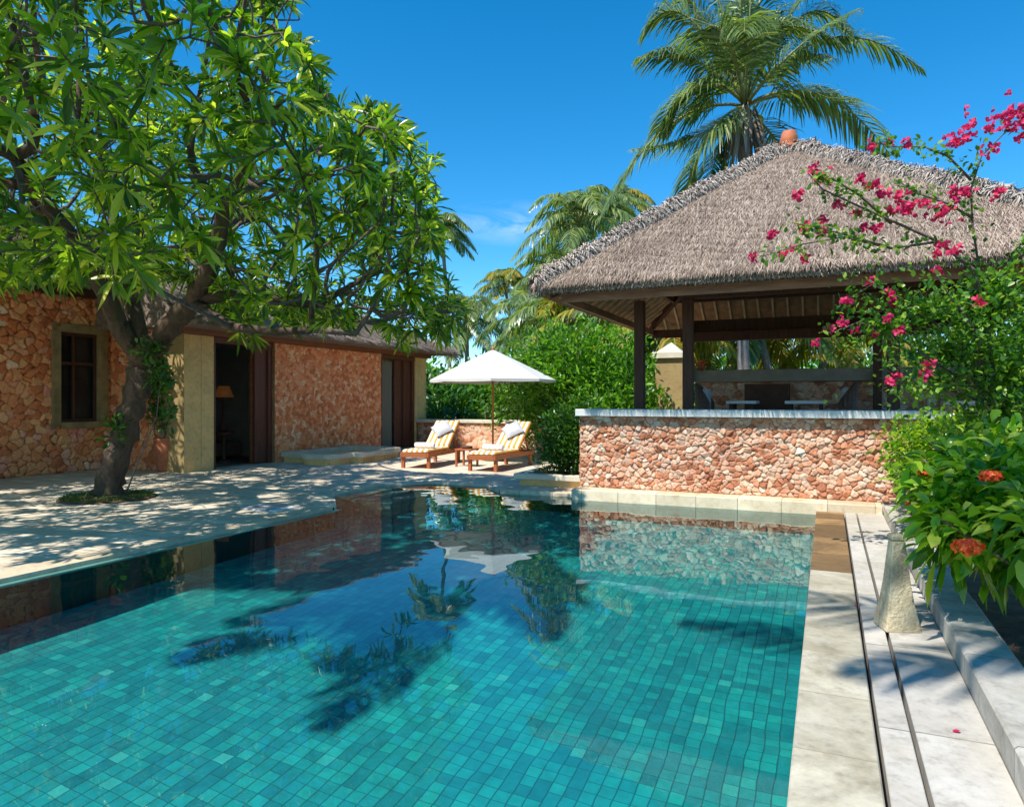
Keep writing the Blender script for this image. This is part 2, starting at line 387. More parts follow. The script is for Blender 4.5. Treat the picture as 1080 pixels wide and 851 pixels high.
# leaves: arrays of origin, direction, up ; returns V, F(list)
def leaves(O, Dr, Up, L, W, droop=.25, fold=.15, big=True):
    O = np.asarray(O, float); n = len(O); Dr = unit(np.asarray(Dr, float)); Up = np.asarray(Up, float)
    L = np.broadcast_to(L, (n,))[:, None]; W = np.broadcast_to(W, (n,))[:, None]
    S = unit(np.cross(Dr, Up)); N = np.cross(S, Dr); Z = np.array([0, 0, -1.0])
    def pt(t, side, w):
        return O+Dr*L*t+Z*(droop*L*t*t)+S*(side*W*w*.5)+N*(abs(side)*fold*W*w)
    if big:
        V = np.stack([pt(0, 0, 0), pt(.33, -1, .8), pt(.33, 0, 0), pt(.33, 1, .8), pt(.7, -1, .95), pt(.7, 0, 0), pt(.7, 1, .95), pt(1, 0, 0)], 1)
        q = np.array([[1, 2, 5, 4], [2, 3, 6, 5]]); t = np.array([[0, 2, 1], [0, 3, 2], [4, 5, 7], [5, 6, 7]]); k = 8
    else:
        V = np.stack([pt(0, 0, 0), pt(.5, -1, 1), pt(.5, 1, 1), pt(1, 0, 0)], 1)
        q = None; t = np.array([[0, 2, 1], [1, 2, 3]]); k = 4
    b = (np.arange(n)*k)[:, None, None]
    F = [(t[None]+b).reshape(-1, 3)]
    if q is not None: F.append((q[None]+b).reshape(-1, 4))
    return V.reshape(-1, 3), F
def merge(parts):
    V = []; F3 = []; F4 = []; o = 0
    for v, fs in parts:
        for f in fs: (F3 if f.shape[1] == 3 else F4).append(f+o)
        V.append(v); o += len(v)
    out = []
    if F3: out.append(np.concatenate(F3))
    if F4: out.append(np.concatenate(F4))
    return np.concatenate(V), out

# ------------------------------------------------------------------ rubble stone sheet
def rubble(name, org, ud, vd, nd_, U, Vh, s, res, relief, mat, parent, holes=(), asp=1.25, seed=1, core=None):
    r = np.random.default_rng(seed)
    nu = int(U/res)+1; nv = int(Vh/res)+1
    u = np.linspace(0, U, nu); v = np.linspace(0, Vh, nv)
    uu, vv = np.meshgrid(u, v); uu = uu.ravel(); vv = vv.ravel()
    sx = s*asp; sy = s
    wu = uu+.12*s*np.sin(vv*23+uu*9)+.1*s*np.sin(uu*31-vv*17); wv = vv+.12*s*np.sin(uu*19+vv*13)
    gx = np.floor(wu/sx).astype(int); gy = np.floor(wv/sy).astype(int)
    GX = int(U/sx)+8; GY = int(Vh/sy)+8
    jx = r.uniform(.05, .95, (GY, GX)); jy = r.uniform(.05, .95, (GY, GX)); rc = r.uniform(0, 1, (GY, GX)); sc_ = r.uniform(-.32, .32, (GY, GX))
    tx = r.normal(0, .3, (GY, GX)); ty = r.normal(0, .3, (GY, GX)); hh = r.uniform(.45, 1, (GY, GX))
    f1 = np.full(len(uu), 9.); f2 = np.full(len(uu), 9.); idx = np.zeros(len(uu), int); dx1 = np.zeros(len(uu)); dy1 = np.zeros(len(uu))
    for a in (-2, -1, 0, 1, 2):
        for b in (-2, -1, 0, 1, 2):
            cx = np.clip(gx+a+3, 0, GX-1); cy = np.clip(gy+b+3, 0, GY-1)
            px = (gx+a+jx[cy, cx]+(.5*(gy+b) % 1))*sx; py = (gy+b+jy[cy, cx])*sy
            du = (wu-px)/asp; dv = wv-py
            d = np.hypot(du, dv)/s - sc_[cy, cx]*.5
            c1 = d < f1
            f2 = np.where(c1, f1, np.minimum(f2, d)); idx = np.where(c1, cy*GX+cx, idx)
            dx1 = np.where(c1, du, dx1); dy1 = np.where(c1, dv, dy1); f1 = np.where(c1, d, f1)
    e = np.clip((f2-f1)/.30, 0, 1)
    prof = 1-(1-e)**2.2
    h = prof*(hh.ravel()[idx]+(tx.ravel()[idx]*dx1+ty.ravel()[idx]*dy1)/s*1.1)
    h += .08*np.sin(wu*90+idx)*np.sin(wv*80)*prof
    edge = np.minimum(np.minimum(uu, U-uu), np.minimum(vv, Vh-vv)); h = h*np.clip(edge/.03, 0, 1)
    org = np.array(org, float); ud = np.array(ud, float); vd = np.array(vd, float); nn = np.array(nd_, float)
    V = org+uu[:, None]*ud+vv[:, None]*vd+(h*relief)[:, None]*nn
    i = np.arange(nu-1); j = np.arange(nv-1); ii, jj = np.meshgrid(i, j); a = (jj*nu+ii).ravel()
    F = np.stack([a, a+1, a+nu+1, a+nu], 1)
    cu = uu[a]+res/2; cv = vv[a]+res/2; keep = np.ones(len(a), bool)
    for (u0, u1, v0, v1) in holes: keep &= ~((cu > u0) & (cu < u1) & (cv > v0) & (cv < v1))
    F = F[keep]
    if np.dot(np.cross(ud, vd), nn) < 0: F = F[:, ::-1]
    o = np_mesh(name, V, F, mat, parent, True)
    at = o.data.attributes.new('stone', 'FLOAT_COLOR', 'POINT')
    c = np.ones((len(V), 4), np.float32); c[:, 0] = rc.ravel()[idx]; c[:, 1] = e; c[:, 2] = hh.ravel()[idx]
    if len(o.data.vertices) == len(V): at.data.foreach_set('color', c.ravel())
    return o

# ------------------------------------------------------------------ world & sun
SUN = Vector((-.25, -.62, 1.0)).normalized()
w = bpy.data.worlds.new('World'); sc.world = w; w.use_nodes = True; nt = w.node_tree
sky = nd(nt, 'ShaderNodeTexSky', sky_type='NISHITA'); sky.sun_disc = False
sky.sun_elevation = math.asin(SUN.z); sky.sun_rotation = math.atan2(SUN.x, SUN.y)
sky.air_density = 1.0; sky.dust_density = .0; sky.ozone_density = 4.5; sky.altitude = 1500
hs = nd(nt, 'ShaderNodeHueSaturation'); hs.inputs['Saturation'].default_value = 1.34; hs.inputs['Hue'].default_value = .490
lk(nt, sky.outputs[0], hs.inputs['Color'])
bg = nt.nodes['Background']; bg.inputs[1].default_value = .15
tcw = nd(nt, 'ShaderNodeTexCoord'); wd = (P(548, 236, 100)-Vector((0, 0, EYE))).normalized()
sb = nd(nt, 'ShaderNodeVectorMath', operation='SUBTRACT'); lk(nt, tcw.outputs['Generated'], sb.inputs[0]); sb.inputs[1].default_value = tuple(wd)
mpw = nd(nt, 'ShaderNodeMapping'); mpw.inputs['Rotation'].default_value = (0, 0, -R(YAW)); mpw.inputs['Scale'].default_value = (1, .4, 3.4); lk(nt, sb.outputs[0], mpw.inputs[0])
ln = nd(nt, 'ShaderNodeVectorMath', operation='LENGTH'); lk(nt, mpw.outputs[0], ln.inputs[0])
wn_ = noi(nt, mpw.outputs[0], 9, 7, .65, .8)
wm = mth(nt, 'MULTIPLY', ramp(nt, ln.outputs['Value'], [(0, (.30, .30, .30)), (.11, (0, 0, 0))]), ramp(nt, wn_, [(.42, (0, 0, 0)), (.62, (1, 1, 1))]))
broad = mth(nt, 'MULTIPLY', ramp(nt, noi(nt, mpw.outputs[0], 2.6, 6, .6, 1.2), [(.60, (0, 0, 0)), (.9, (.03, .03, .03))]), 1.0)
wm = mth(nt, 'ADD', wm, broad)
skyc = mixc(nt, wm, hs.outputs[0], (5.5, 6.0, 6.6))
lk(nt, skyc, bg.inputs[0])
sl = bpy.data.lights.new('sun', 'SUN'); sl.energy = 4.6; sl.angle = R(.5); sl.color = (1, .955, .88); sl.cycles.is_caustics_light = True
so = bpy.data.objects.new('sun', sl); COL.objects.link(so); so.rotation_euler = SUN.to_track_quat('Z', 'Y').to_euler(); so.location = (0, 0, 20)
cam = bpy.data.cameras.new('camera'); cam.sensor_width = 36; cam.lens = FPX/1080*36; cam.clip_end = 2000; cam.clip_start = .05
cam.shift_y = -(HOR-425.5)/1080*-1
co = bpy.data.objects.new('camera', cam); COL.objects.link(co); co.location = (0, 0, EYE); co.rotation_euler = (R(90), 0, R(YAW)); sc.camera = co
cam.shift_y = -(425.5-HOR)/1080
sc.view_settings.view_transform = 'Standard'; sc.view_settings.look = 'None'; sc.view_settings.exposure = .58; sc.view_settings.gamma = 1
sc.cycles.use_denoising = True
sc.cycles.max_bounces = 10; sc.cycles.transparent_max_bounces = 8; sc.cycles.sample_clamp_indirect = 6

# ------------------------------------------------------------------ ground, deck, pool
POOL = [(-.12, -2.6), (-.12, 9.85), (-3.47, 9.85), (-3.47, 10.1), (-4.75, 10.1), (-5.3, 10.75), (-6.35, 10.75), (-6.95, 10.1), (-6.95, 8.7), (-6.1, 7.7), (-6.1, -2.6)]
def sheet(name, outer, holes, z, mat):
    polys = [[Vector((x, y, z)) for x, y in outer]]+[[Vector((x, y, z)) for x, y in h] for h in holes]
    tris = tessellate_polygon(polys); vs = [p for pl in polys for p in pl]
    fs = []
    for t in tris:
        a, b, c = (vs[i] for i in t)
        fs.append(t if (b-a).cross(c-a).z > 0 else t[::-1])
    m = MB(); m.add(vs, fs); return struct(m.build(name, mat))
def grow(poly, d):
    cx = sum(p[0] for p in poly)/len(poly); cy = sum(p[1] for p in poly)/len(poly)
    return [(x+(d if x > -3 else -d), y+(d if y > 4 else -d)) for x, y in poly]
sheet('ground', [(-600, -300), (600, -300), (600, 900), (-600, 900)], [grow(POOL, .02)], -.06, M['earth'])
sheet('pool_deck', [(-14.0, -6), (.19, -6), (.19, 9.9), (-.1, 9.9), (-.1, 19.2), (-14.0, 19.2)], [[(x, y) for x, y in POOL]], 0, M['deck'])
ZF = -1.6
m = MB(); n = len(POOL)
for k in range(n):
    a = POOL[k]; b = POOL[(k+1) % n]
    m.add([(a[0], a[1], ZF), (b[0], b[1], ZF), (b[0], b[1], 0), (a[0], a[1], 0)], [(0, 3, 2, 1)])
vs = [Vector((x, y, ZF)) for x, y in POOL]
for t in tessellate_polygon([vs]):
    a, b, c = (vs[i] for i in t); m.add([a, b, c], [(0, 1, 2) if (b-a).cross(c-a).z > 0 else (0, 2, 1)])
sm_ = MB()
for i, x in enumerate((-6.60, -6.25, -5.90)):      # broad steps down from the bay
    sm_.box(-6.93+.0015*i, x, 8.72+.002*i, 10.08-.002*i, ZF+.002, -.10-.17*i)
sm_.box(-6.098, -5.99, -2.59, 7.72, -.14, -.045)     # drowned lip along the tree side
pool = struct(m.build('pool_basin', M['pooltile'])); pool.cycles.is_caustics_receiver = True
M['step'] = m_plain('step_stone', (.30, .46, .40), .8, .2, 4, .2)
st_ = struct(sm_.build('pool_steps', M['step'])); st_.cycles.is_caustics_receiver = True
# water
res = .045
xs = np.arange(-6.95, -.12+res, res); ys = np.arange(-2.6, 10.75+res, res)
X, Y = np.meshgrid(xs, ys); Z = np.zeros_like(X)
for k in range(46):
    lam = rng.uniform(.22, 1.5); th = rng.uniform(0, 2*np.pi); ph = rng.uniform(0, 6.28)
    amp = .0018*lam/6.28*(1.0 if lam < .8 else .8)
    mod = .35+.65*np.clip((Y-3)/6+.3*np.sin(X*.8+ph), 0, 1)
    Z += amp*mod*np.sin((X*np.cos(th)+Y*np.sin(th))*2*np.pi/lam+ph)
V = np.stack([X.ravel(), Y.ravel(), Z.ravel()-.022], 1)
nx = len(xs); a = np.array([j*nx+i for j in range(len(ys)-1) for i in range(nx-1)])
def inside(x, y, poly):
    c = False; n = len(poly); j = n-1
    for i in range(n):
        if (poly[i][1] > y) != (poly[j][1] > y) and x < (poly[j][0]-poly[i][0])*(y-poly[i][1])/(poly[j][1]-poly[i][1])+poly[i][0]: c = not c
        j = i
    return c
G = grow(POOL, .06)
cx = V[a, 0]+res/2; cy = V[a, 1]+res/2
need = (cy > 7.3)
keep = np.ones(len(a), bool)
for q in np.where(need)[0]: keep[q] = inside(cx[q], cy[q], G)
keep &= ~((~need) & (cx < -6.16))
a = a[keep]
wt = np_mesh('pool_water', V, np.stack([a, a+1, a+nx+1, a+nx], 1), M['water'], None, True); struct(wt)
wt.cycles.is_caustics_caster = True
# right-hand coping: wide stones, slot drains, walk slabs
m = MB(); m.box(-.13, .186, -4, 6.4, -.05, .03, .006); c1 = struct(m.build('pool_coping', M['coping']))
m = MB(); m.box(-.13, .186, 6.404, 9.835, -.05, .026, .006); struct(m.build('brown_coping', M['brownstone']))  # far stretch of coping, browner than the near one
m = MB(); m.box(.205, .325, -4, 9.845, -.05, .028, .004); struct(m.build('path_strip', M['walk']))
m = MB(); m.box(.344, .632, -4, 9.845, -.05, .032, .004); struct(m.build('path', M['walk']))
m = MB(); m.box(.18, .35, -4, 9.84, -.09, -.045); struct(m.build('drain_channel', M['slot']))
# coping around the far left of the pool
m = MB()
m.box(-4.75, -3.475, 10.085, 10.50, -.14, .035, .008)
struct(m.build('far_coping', M['kerbstone']))
m = MB()
pts = [(-4.76, 10.07), (-5.32, 10.715), (-6.335, 10.715), (-6.915, 10.085), (-6.915, 8.715), (-6.07, 7.70)]
out = [(-4.72, 10.5), (-5.12, 11.1), (-6.52, 11.1), (-7.3, 10.26), (-7.3, 8.56), (-6.36, 7.62)]
for k in range(5):
    m.prism([pts[k], pts[k+1], out[k+1], out[k]][::-1], -.10, .016)
struct(m.build('bay_coping', M['limestone']))
m = MB(); m.box(-6.36, -6.07, -4, 7.62, -.06, .012); struct(m.build('tree_side_coping', M['kerbstone']))
# planting bed at right
m = MB()
N = 40
for j in range(N+1):
    for i in range(21):
        x = .87+i*.24; y = -4+j*.36; m.v.append((x, y, .09+.05*noise.noise(Vector((x*2, y*2, 0)))))
for j in range(N):
    for i in range(20): a_ = j*21+i; m.f.append((a_, a_+1, a_+22, a_+21))
struct(m.build('soil_bed', M['soil'], None, True))

cb = thing('planter_curb', 'low pale stone curb holding the flower bed beside the pool path', 'curb', (.75, 4, 0))
MB().box(.635, .87, -4, 5.4, -.05, .165, .012).build('curb_stone', M['curbstone'], cb)
MB().box(.636, .871, 5.404, 9.82, -.05, .158, .012).build('curb_stone', M['curbstone'], cb)

# ------------------------------------------------------------------ stone light pillar on the path
t = thing('stone_obelisk', 'squat tapering weathered stone path light standing at the curb', 'stone pillar', (.40, 5.0, 0))
m = MB()
c = Vector((.395, 4.98, 0)); rot = R(18)
def sq(h, z, ox=0, oy=0, hy=None):
    hy = hy or h; out_ = []
    for x, y in ((-h, -hy), (h, -hy), (h, hy), (-h, hy)):
        X_ = x*math.cos(rot)-y*math.sin(rot)+ox; Y_ = x*math.sin(rot)+y*math.cos(rot)+oy
        out_.append((c.x+X_, c.y+Y_, z))
    return out_
R_ = [sq(.104, .03), sq(.098, .08), sq(.076, .20), sq(.061, .32), sq(.051, .43), sq(.043, .52), sq(.038, .58)]
for r_ in R_: m.v += r_
for i in range(len(R_)-1):
    for k in range(4): m.f.append((i*4+k, i*4+(k+1) % 4, i*4+4+(k+1) % 4, i*4+4+k))
m.f.append((3, 2, 1, 0))
m.f.append(tuple((len(R_)-1)*4+k for k in range(4)))
m.build('shaft', M['mould'], t, False, .008)
m = MB(); m.v += sq(.043, .583)+sq(.044, .603)+sq(.033, .618)
for i in range(2):
    for k in range(4): m.f.append((i*4+k, i*4+(k+1) % 4, i*4+4+(k+1) % 4, i*4+4+k))
m.f += [(3, 2, 1, 0), (8, 9, 10, 11)]
m.build('cap', M['mould'], t, False, .005)

# ------------------------------------------------------------------ bar wall
bw = thing('stone_bar_wall', 'low wall of pink rubble stone with pale slab counter at the pool end', 'wall', (-1.1, 10.3, 0))
MB().box(-3.46, .63, 9.838, 10.20, -.28, .135, .01).build('kerb', M['kerbstone'], bw)
rubble('rubble_face', (-3.44, 10.19, .12), (1, 0, 0), (0, 0, 1), (0, -1, 0), 4.75, 1.09, .068, .0095, .038, M['barstone'], bw, seed=3, asp=1.2)
rubble('rubble_end', (-3.44, 10.59, .0), (0, -1, 0), (0, 0, 1), (-1, 0, 0), .40, 1.21, .085, .014, .03, M['barstone'], bw, seed=4)
MB().box(-3.438, 1.31, 10.192, 10.60, -.04, 1.20).build('core', M['limestone'], bw)
MB().box(-3.48, 1.36, 10.07, 10.72, 1.215, 1.315, .008).build('countertop', M['palestone'], bw)
gw = thing('garden_wall', 'pinkish stone garden wall behind the bougainvillea', 'wall', (4, 10.9, 0))
rubble('rubble_face', (1.40, 10.75, -.02), (1, 0, 0), (0, 0, 1), (0, -1, 0), 6, 1.42, .10, .02, .04, M['barstone'], gw, seed=5)
MB().box(1.40, 7.4, 10.755, 11.1, -.05, 1.44).build('core', M['limestone'], gw)

# ------------------------------------------------------------------ stone planter by the bar with round shrub
t = thing('stone_planter', 'low stone planter box holding the round shrub beside the bar wall', 'planter', (-4.2, 11.4, 0))
MB().box(-4.78, -3.50, 10.95, 12.0, -.01, .12, .01).build('base', M['ochre'], t)
m = MB(); m.box(-4.86, -3.50, 10.87, 11.06, .123, .21, .01); m.box(-4.86, -4.70, 11.064, 12.05, .123, .21, .01)
m.build('rim', M['limestone'], t)
MB().box(-4.695, -3.5, 11.065, 12.0, .12, .17).build('soil', M['soil'], t)

# ------------------------------------------------------------------ shrubs
def blob_leaves(lobes, n, L, W, seed, fill=.35, droop=.2, updir=.5, noise_amp=.25, big=True):
    r = np.random.default_rng(seed); lobes = np.array(lobes, float)
    vol = (lobes[:, 3]*lobes[:, 4]+lobes[:, 3]*lobes[:, 5]+lobes[:, 4]*lobes[:, 5]); pr = vol/vol.sum()
    k = r.choice(len(lobes), n, p=pr); d = unit(r.normal(size=(n, 3)))
    rad = 1-np.abs(r.normal(0, fill, n)).clip(0, .95)
    bumpy = 1+noise_amp*(np.sin(d[:, 0]*7+k*2)*np.sin(d[:, 1]*6+k)+.6*np.sin(d[:, 2]*11+d[:, 0]*9+k))
    O = lobes[k, :3]+d*lobes[k, 3:6]*(rad*bumpy)[:, None]
    ok = O[:, 2] > max(.05, lobes[:, 2].min()-lobes[:, 5].max()-1)
    O = O[ok]; d = d[ok]; n = len(O)
    dr = unit(d*.8+r.normal(0, .6, (n, 3))+np.array([0, 0, updir]))
    up = unit(np.array([0, 0, 1.0])+r.normal(0, .45, (n, 3)))
    return leaves(O, dr, up, L*r.uniform(.6, 1.25, n), W*r.uniform(.7, 1.2, n), droop, .12, big)
def twig_stems(base, lobes, n, seed, r0=.018):
    r = random.Random(seed); m = MB()
    for _ in range(n):
        l = r.choice(lobes); e = Vector((l[0]+r.uniform(-.7, .7)*l[3], l[1]+r.uniform(-.7, .7)*l[4], l[2]+r.uniform(-.2, .8)*l[5]))
        b = Vector(base)+Vector((r.uniform(-.15, .15), r.uniform(-.15, .15), 0)); mid = (b+e)/2+Vector((r.uniform(-.1, .1), r.uniform(-.1, .1), .1))
        m.tube([b, mid, e], [r0, r0*.7, r0*.3], 5)
    return m
def shrub(name, label, cat, base, lobes, n, L, W, mat, seed, group=None, stems=14, **kw):
    t = thing(name, label, cat, base, group)
    V_, F_ = blob_leaves(lobes, n, L, W, seed, **kw)
    np_mesh('foliage', V_, F_, mat, t)
    twig_stems(base, lobes, stems, seed, .02).build('stem', M['bark_fine'], t)
    return t
shrub('round_shrub', 'round glossy green shrub growing in the stone planter by the bar', 'shrub', (-4.1, 11.5, .16),
      [(-4.05, 11.45, .80, .50, .42, .58), (-4.15, 11.35, .50, .48, .36, .38), (-3.85, 11.6, 1.05, .36, .38, .36), (-4.3, 11.6, .95, .32, .35, .32)], 4200, .10, .042, M['leaf_dark'], 11)
shrub('large_bush', 'tall domed bright green bush behind the sun loungers', 'bush', (-6.0, 16.8, 0),
      [(-6.0, 17.2, 1.9, 2.0, 1.4, 1.45), (-7.2, 17.6, 1.6, 1.2, 1.0, 1.25), (-4.9, 17.0, 1.7, 1.3, 1.2, 1.2), (-5.7, 17.0, 2.5, 1.3, 1.1, .95), (-6.6, 17.4, 2.3, 1.1, 1.0, .9), (-4.3, 16.6, 1.1, .9, .9, 1.1), (-5.0, 15.9, .9, .7, .6, .9)],
      15000, .20, .065, M['leaf_hedge'], 12, stems=30, fill=.3, noise_amp=.4)

# ------------------------------------------------------------------ low wall behind loungers
t = thing('low_garden_wall', 'low rubble wall with pale cap running behind the sun loungers', 'wall', (-7.5, 18.8, 0))
rubble('rubble_face', (-11.65, 18.75, -.02), (1, 0, 0), (0, 0, 1), (0, -1, 0), 7.4, .78, .13, .03, .04, M['barstone'], t, seed=8)
MB().box(-11.65, -4.25, 18.76, 19.05, -.05, .765).build('core', M['limestone'], t)
MB().box(-11.66, -4.2, 18.66, 19.12, .77, .86, .01).build('cap', M['limestone'], t)

# ------------------------------------------------------------------ thatch
def rand_quad(a, b, c, d, n, r, tmin=0):
    s = r.uniform(0, 1, n); q = r.uniform(tmin, 1, n)
    wbot = np.linalg.norm(b-a); wtop = np.linalg.norm(c-d)
    # weight towards the wide side
    if wbot > wtop*1.3:
        u = r.uniform(0, 1, n); k = 1-wtop/wbot
        q = (1-np.sqrt(1-u*(1-(1-k)**2)))/k; q = tmin+(1-tmin)*q
    return a*((1-s)*(1-q))[:, None]+b*(s*(1-q))[:, None]+c*(s*q)[:, None]+d*((1-s)*q)[:, None]
def blades(O, Dr, Nn, L, W, lift, r):
    n = len(O); Dr = unit(Dr); S = unit(np.cross(Dr, Nn))
    L = np.broadcast_to(L, (n,))[:, None]; W = np.broadcast_to(W, (n,))[:, None]; lift = np.broadcast_to(lift, (n,))[:, None]
    V = np.stack([O-S*W*.5, O+S*W*.5, O+Dr*L*.55+S*W*.45+Nn*lift, O+Dr*L*.55-S*W*.45+Nn*lift, O+Dr*L+Nn*lift*.4], 1).reshape(-1, 3)
    b = (np.arange(n)*5)[:, None]
    return V, [b+np.array([[3, 2, 4]]), b+np.array([[0, 1, 2, 3]])]
def thatch(name, quads, n_each, parent, seed, size=1.0, mat='thatch'):
    r = np.random.default_rng(seed); parts = []
    for (a, b, c, d), n in zip(quads, n_each):
        a, b, c, d = (np.array(x, float) for x in (a, b, c, d))
        N_ = np.cross(b-a, d-a); N_ /= np.linalg.norm(N_)
        if N_[2] < 0: N_ = -N_
        h = (b-a)/np.linalg.norm(b-a); dn = np.cross(N_, h)
        if dn[2] > 0: dn = -dn
        O = rand_quad(a, b, c, d, n, r)+N_*r.uniform(-.012, .03, n)[:, None]*size
        # clumping waviness
        O += N_*(.02*np.sin(O[:, 0]*9+O[:, 2]*23)*np.sin(O[:, 1]*8+O[:, 2]*17))[:, None]
        Dr = dn+h*r.normal(0, .24, n)[:, None]
        parts.append(blades(O, Dr, N_[None].repeat(n, 0), size*r.uniform(.10, .30, n), size*r.uniform(.006, .013, n), size*r.uniform(.003, .024, n), r))
    V_, F_ = merge(parts); return np_mesh(name, V_, F_, M[mat], parent)
def ridge_roll(name, pts, rad, n, parent, seed, L=.20):
    """shaggy bundle of straw laid over a hip or ridge"""
    r = np.random.default_rng(seed); rr = random.Random(seed); m = MB()
    pts = [Vector(p) for p in pts]; fine = []; rads = []
    for i in range(len(pts)-1):
        k = max(2, int((pts[i+1]-pts[i]).length/.12))
        for j in range(k):
            fine.append(pts[i].lerp(pts[i+1], j/k)+Vector((rr.uniform(-.02, .02), rr.uniform(-.02, .02), rr.uniform(-.03, .03))))
    fine.append(pts[-1]); rads = [rad*rr.uniform(.45, 1.3) for _ in fine]
    m.tube(fine, rads, 9, True, .1)
    t = (pts[-1]-pts[0]).normalized(); side = t.cross(Vector((0, 0, 1))).normalized(); up = side.cross(t)
    fi = np.array([tuple(p) for p in fine]); k = r.integers(0, len(fi)-1, n); s = r.uniform(0, 1, n)[:, None]
    C_ = fi[k]*(1-s)+fi[k+1]*s; th = r.uniform(-1.9, 1.9, n)
    sd = np.array(side); u_ = np.array(up); tv = np.array(t)
    N_ = np.sin(th)[:, None]*sd+np.cos(th)[:, None]*u_
    O = C_+N_*rad*r.uniform(.8, 1.15, n)[:, None]
    tang = np.cos(th)[:, None]*sd-np.sin(th)[:, None]*u_
    Dr = tang*np.sign(th)[:, None]+tv*r.normal(-.5 if t.z > 0 else .5, .7, n)[:, None]
    V_, F_ = blades(O, Dr, N_, L*r.uniform(.4, 1.1, n), r.uniform(.010, .022, n), r.uniform(.0, .05, n), r)
    base = len(m.v); mv = np.array(m.v)
    quad = np.array([f for f in m.f if len(f) == 4])
    V2, F2 = merge([(mv, [quad]), (V_, F_)])
    return np_mesh(name, V2, F2, M['ridge'], parent)
def eave_fringe(name, a, b, n, parent, seed, th=.15, out=None):
    r = np.random.default_rng(seed); a = np.array(a, float); b = np.array(b, float)
    h = unit((b-a)[None])[0]; o = np.cross(h, np.array([0, 0, 1.0])) if out is None else np.array(out, float)
    s = r.uniform(0, 1, n)[:, None]; O = a*(1-s)+b*s; O[:, 2] += r.uniform(.02, th*1.08, n); O += o*r.uniform(-.05, .03, n)[:, None]
    Dr = o*.35+np.array([0, 0, -1.0])+h*r.normal(0, .28, n)[:, None]+r.normal(0, .1, (n, 3))
    V_, F_ = blades(O, Dr, o[None].repeat(n, 0), r.uniform(.025, .06, n), r.uniform(.006, .012, n), r.uniform(0, .015, n), r)
    return np_mesh(name, V_, F_, M['eavestraw'], parent)

# ------------------------------------------------------------------ pavilion
pv = thing('thatched_pavilion', 'open sided pavilion with grey thatched hip roof on dark timber posts', 'pavilion', (-.4, 12.4, 0))
X0, X1, Y0, Y1 = -3.75, 3.15, 9.10, 15.4; ZB = 2.93; TH = .15
AX0, AX1, AY, AZ = -.78, -.36, 12.25, 5.50
e = [(X0, Y0), (X1, Y0), (X1, Y1), (X0, Y1)]
top = [(x, y, ZB+TH) for x, y in e]; bot = [(x, y, ZB) for x, y in e]
A0 = (AX0, AY, AZ); A1 = (AX1, AY, AZ); B0 = (AX0, AY, AZ-.42); B1 = (AX1, AY, AZ-.42)
m = MB(); m.add(bot+top+[A0, A1, B0, B1], [(0, 1, 5, 4), (1, 2, 6, 5), (2, 3, 7, 6), (3, 0, 4, 7), (4, 5, 9, 8), (5, 6, 9), (6, 7, 8, 9), (7, 4, 8), (1, 0, 10, 11), (2, 1, 11), (3, 2, 11, 10), (0, 3, 10)])
roof = m.build('thatch_roof', M['thatchbase'], pv)
T = [np.array(p) for p in top]; a0 = np.array(A0); a1 = np.array(A1)
thatch('straw', [(T[0], T[1], a1, a0), (T[3], T[0], a0, a0), (T[1], T[2], a1, a1), (T[2], T[3], a0, a1)], [115000, 46000, 16000, 5000], roof, 21, .88)
ridge_roll('ridge_straw', [top[0], A0], .12, 7000, roof, 22)
ridge_roll('ridge_straw', [top[1], A1], .12, 7500, roof, 23)
ridge_roll('ridge_straw', [(X1-.1, Y1-.1, ZB+TH), A1], .085, 1500, roof, 24)
ridge_roll('ridge_straw', [(X0+.1, Y1-.1, ZB+TH), A0], .085, 1500, roof, 25)
ridge_roll('ridge_straw', [(AX0-.2, AY, AZ-.05), (AX1+.2, AY, AZ-.03)], .13, 1200, roof, 26)
eave_fringe('eave_straw', (X0, Y0, ZB), (X1, Y0, ZB), 12000, roof, 27, TH, (0, -1, 0))
eave_fringe('eave_straw', (X0, Y1, ZB), (X0, Y0, ZB), 3000, roof, 28, TH, (-1, 0, 0))
t_ = MB(); t_.lathe((-.57, AY, AZ+.02), [(.17, 0), (.175, .05), (.13, .07), (.155, .10), (.115, .25), (.10, .29), (.07, .30)], 20); t_.build('finial', M['terracotta'], pv, True)
# underside: woven mat + rafters + purlins
mu = MB(); d = .035
mu.add([(x+(.03 if x < 0 else -.03), y+(.03 if y < 12 else -.03), ZB-.012) for x, y in e]+[(AX0, AY, AZ-.45), (AX1, AY, AZ-.45)], [(1, 0, 4, 5), (2, 1, 5), (3, 2, 5, 4), (0, 3, 4)])
mu.build('ceiling_mat', M['mat'], roof)
def under(x, y):   # height of the mat under the roof
    zs = []
    sl = AZ-.45-ZB+.012
    zs.append((y-Y0)/(AY-Y0)); zs.append((Y1-y)/(Y1-AY)); zs.append((x-X0)/(AX0-X0)); zs.append((X1-x)/(X1-AX1))
    return ZB-.012+min(1, min(zs))*sl
raf = []
def rafter(x0, y0, x1, y1, w_=.035, dz=.035, name='rafter', mt='batten'):
    MB().bar((x0, y0, under(x0, y0)-dz), (x1, y1, under(x1, y1)-dz), w_, w_*1.3).build(name, M[mt], pv)
for i in range(24):
    x = X0+.3+i*(X1-X0-.6)/23
    f = min(1, min((x-X0)/(AX0-X0), (X1-x)/(X1-AX1)))*.97
    rafter(x, Y0+.12, x, Y0+(AY-Y0)*f); rafter(x, Y1-.12, x, Y1-(Y1-AY)*f)
for i in range(18):
    y = Y0+.35+i*(Y1-Y0-.7)/17
    f = min(1, min((y-Y0)/(AY-Y0), (Y1-y)/(Y1-AY)))*.97
    rafter(X0+.12, y, X0+(AX0-X0)*f, y); rafter(X1-.12, y, X1-(X1-AX1)*f, y)
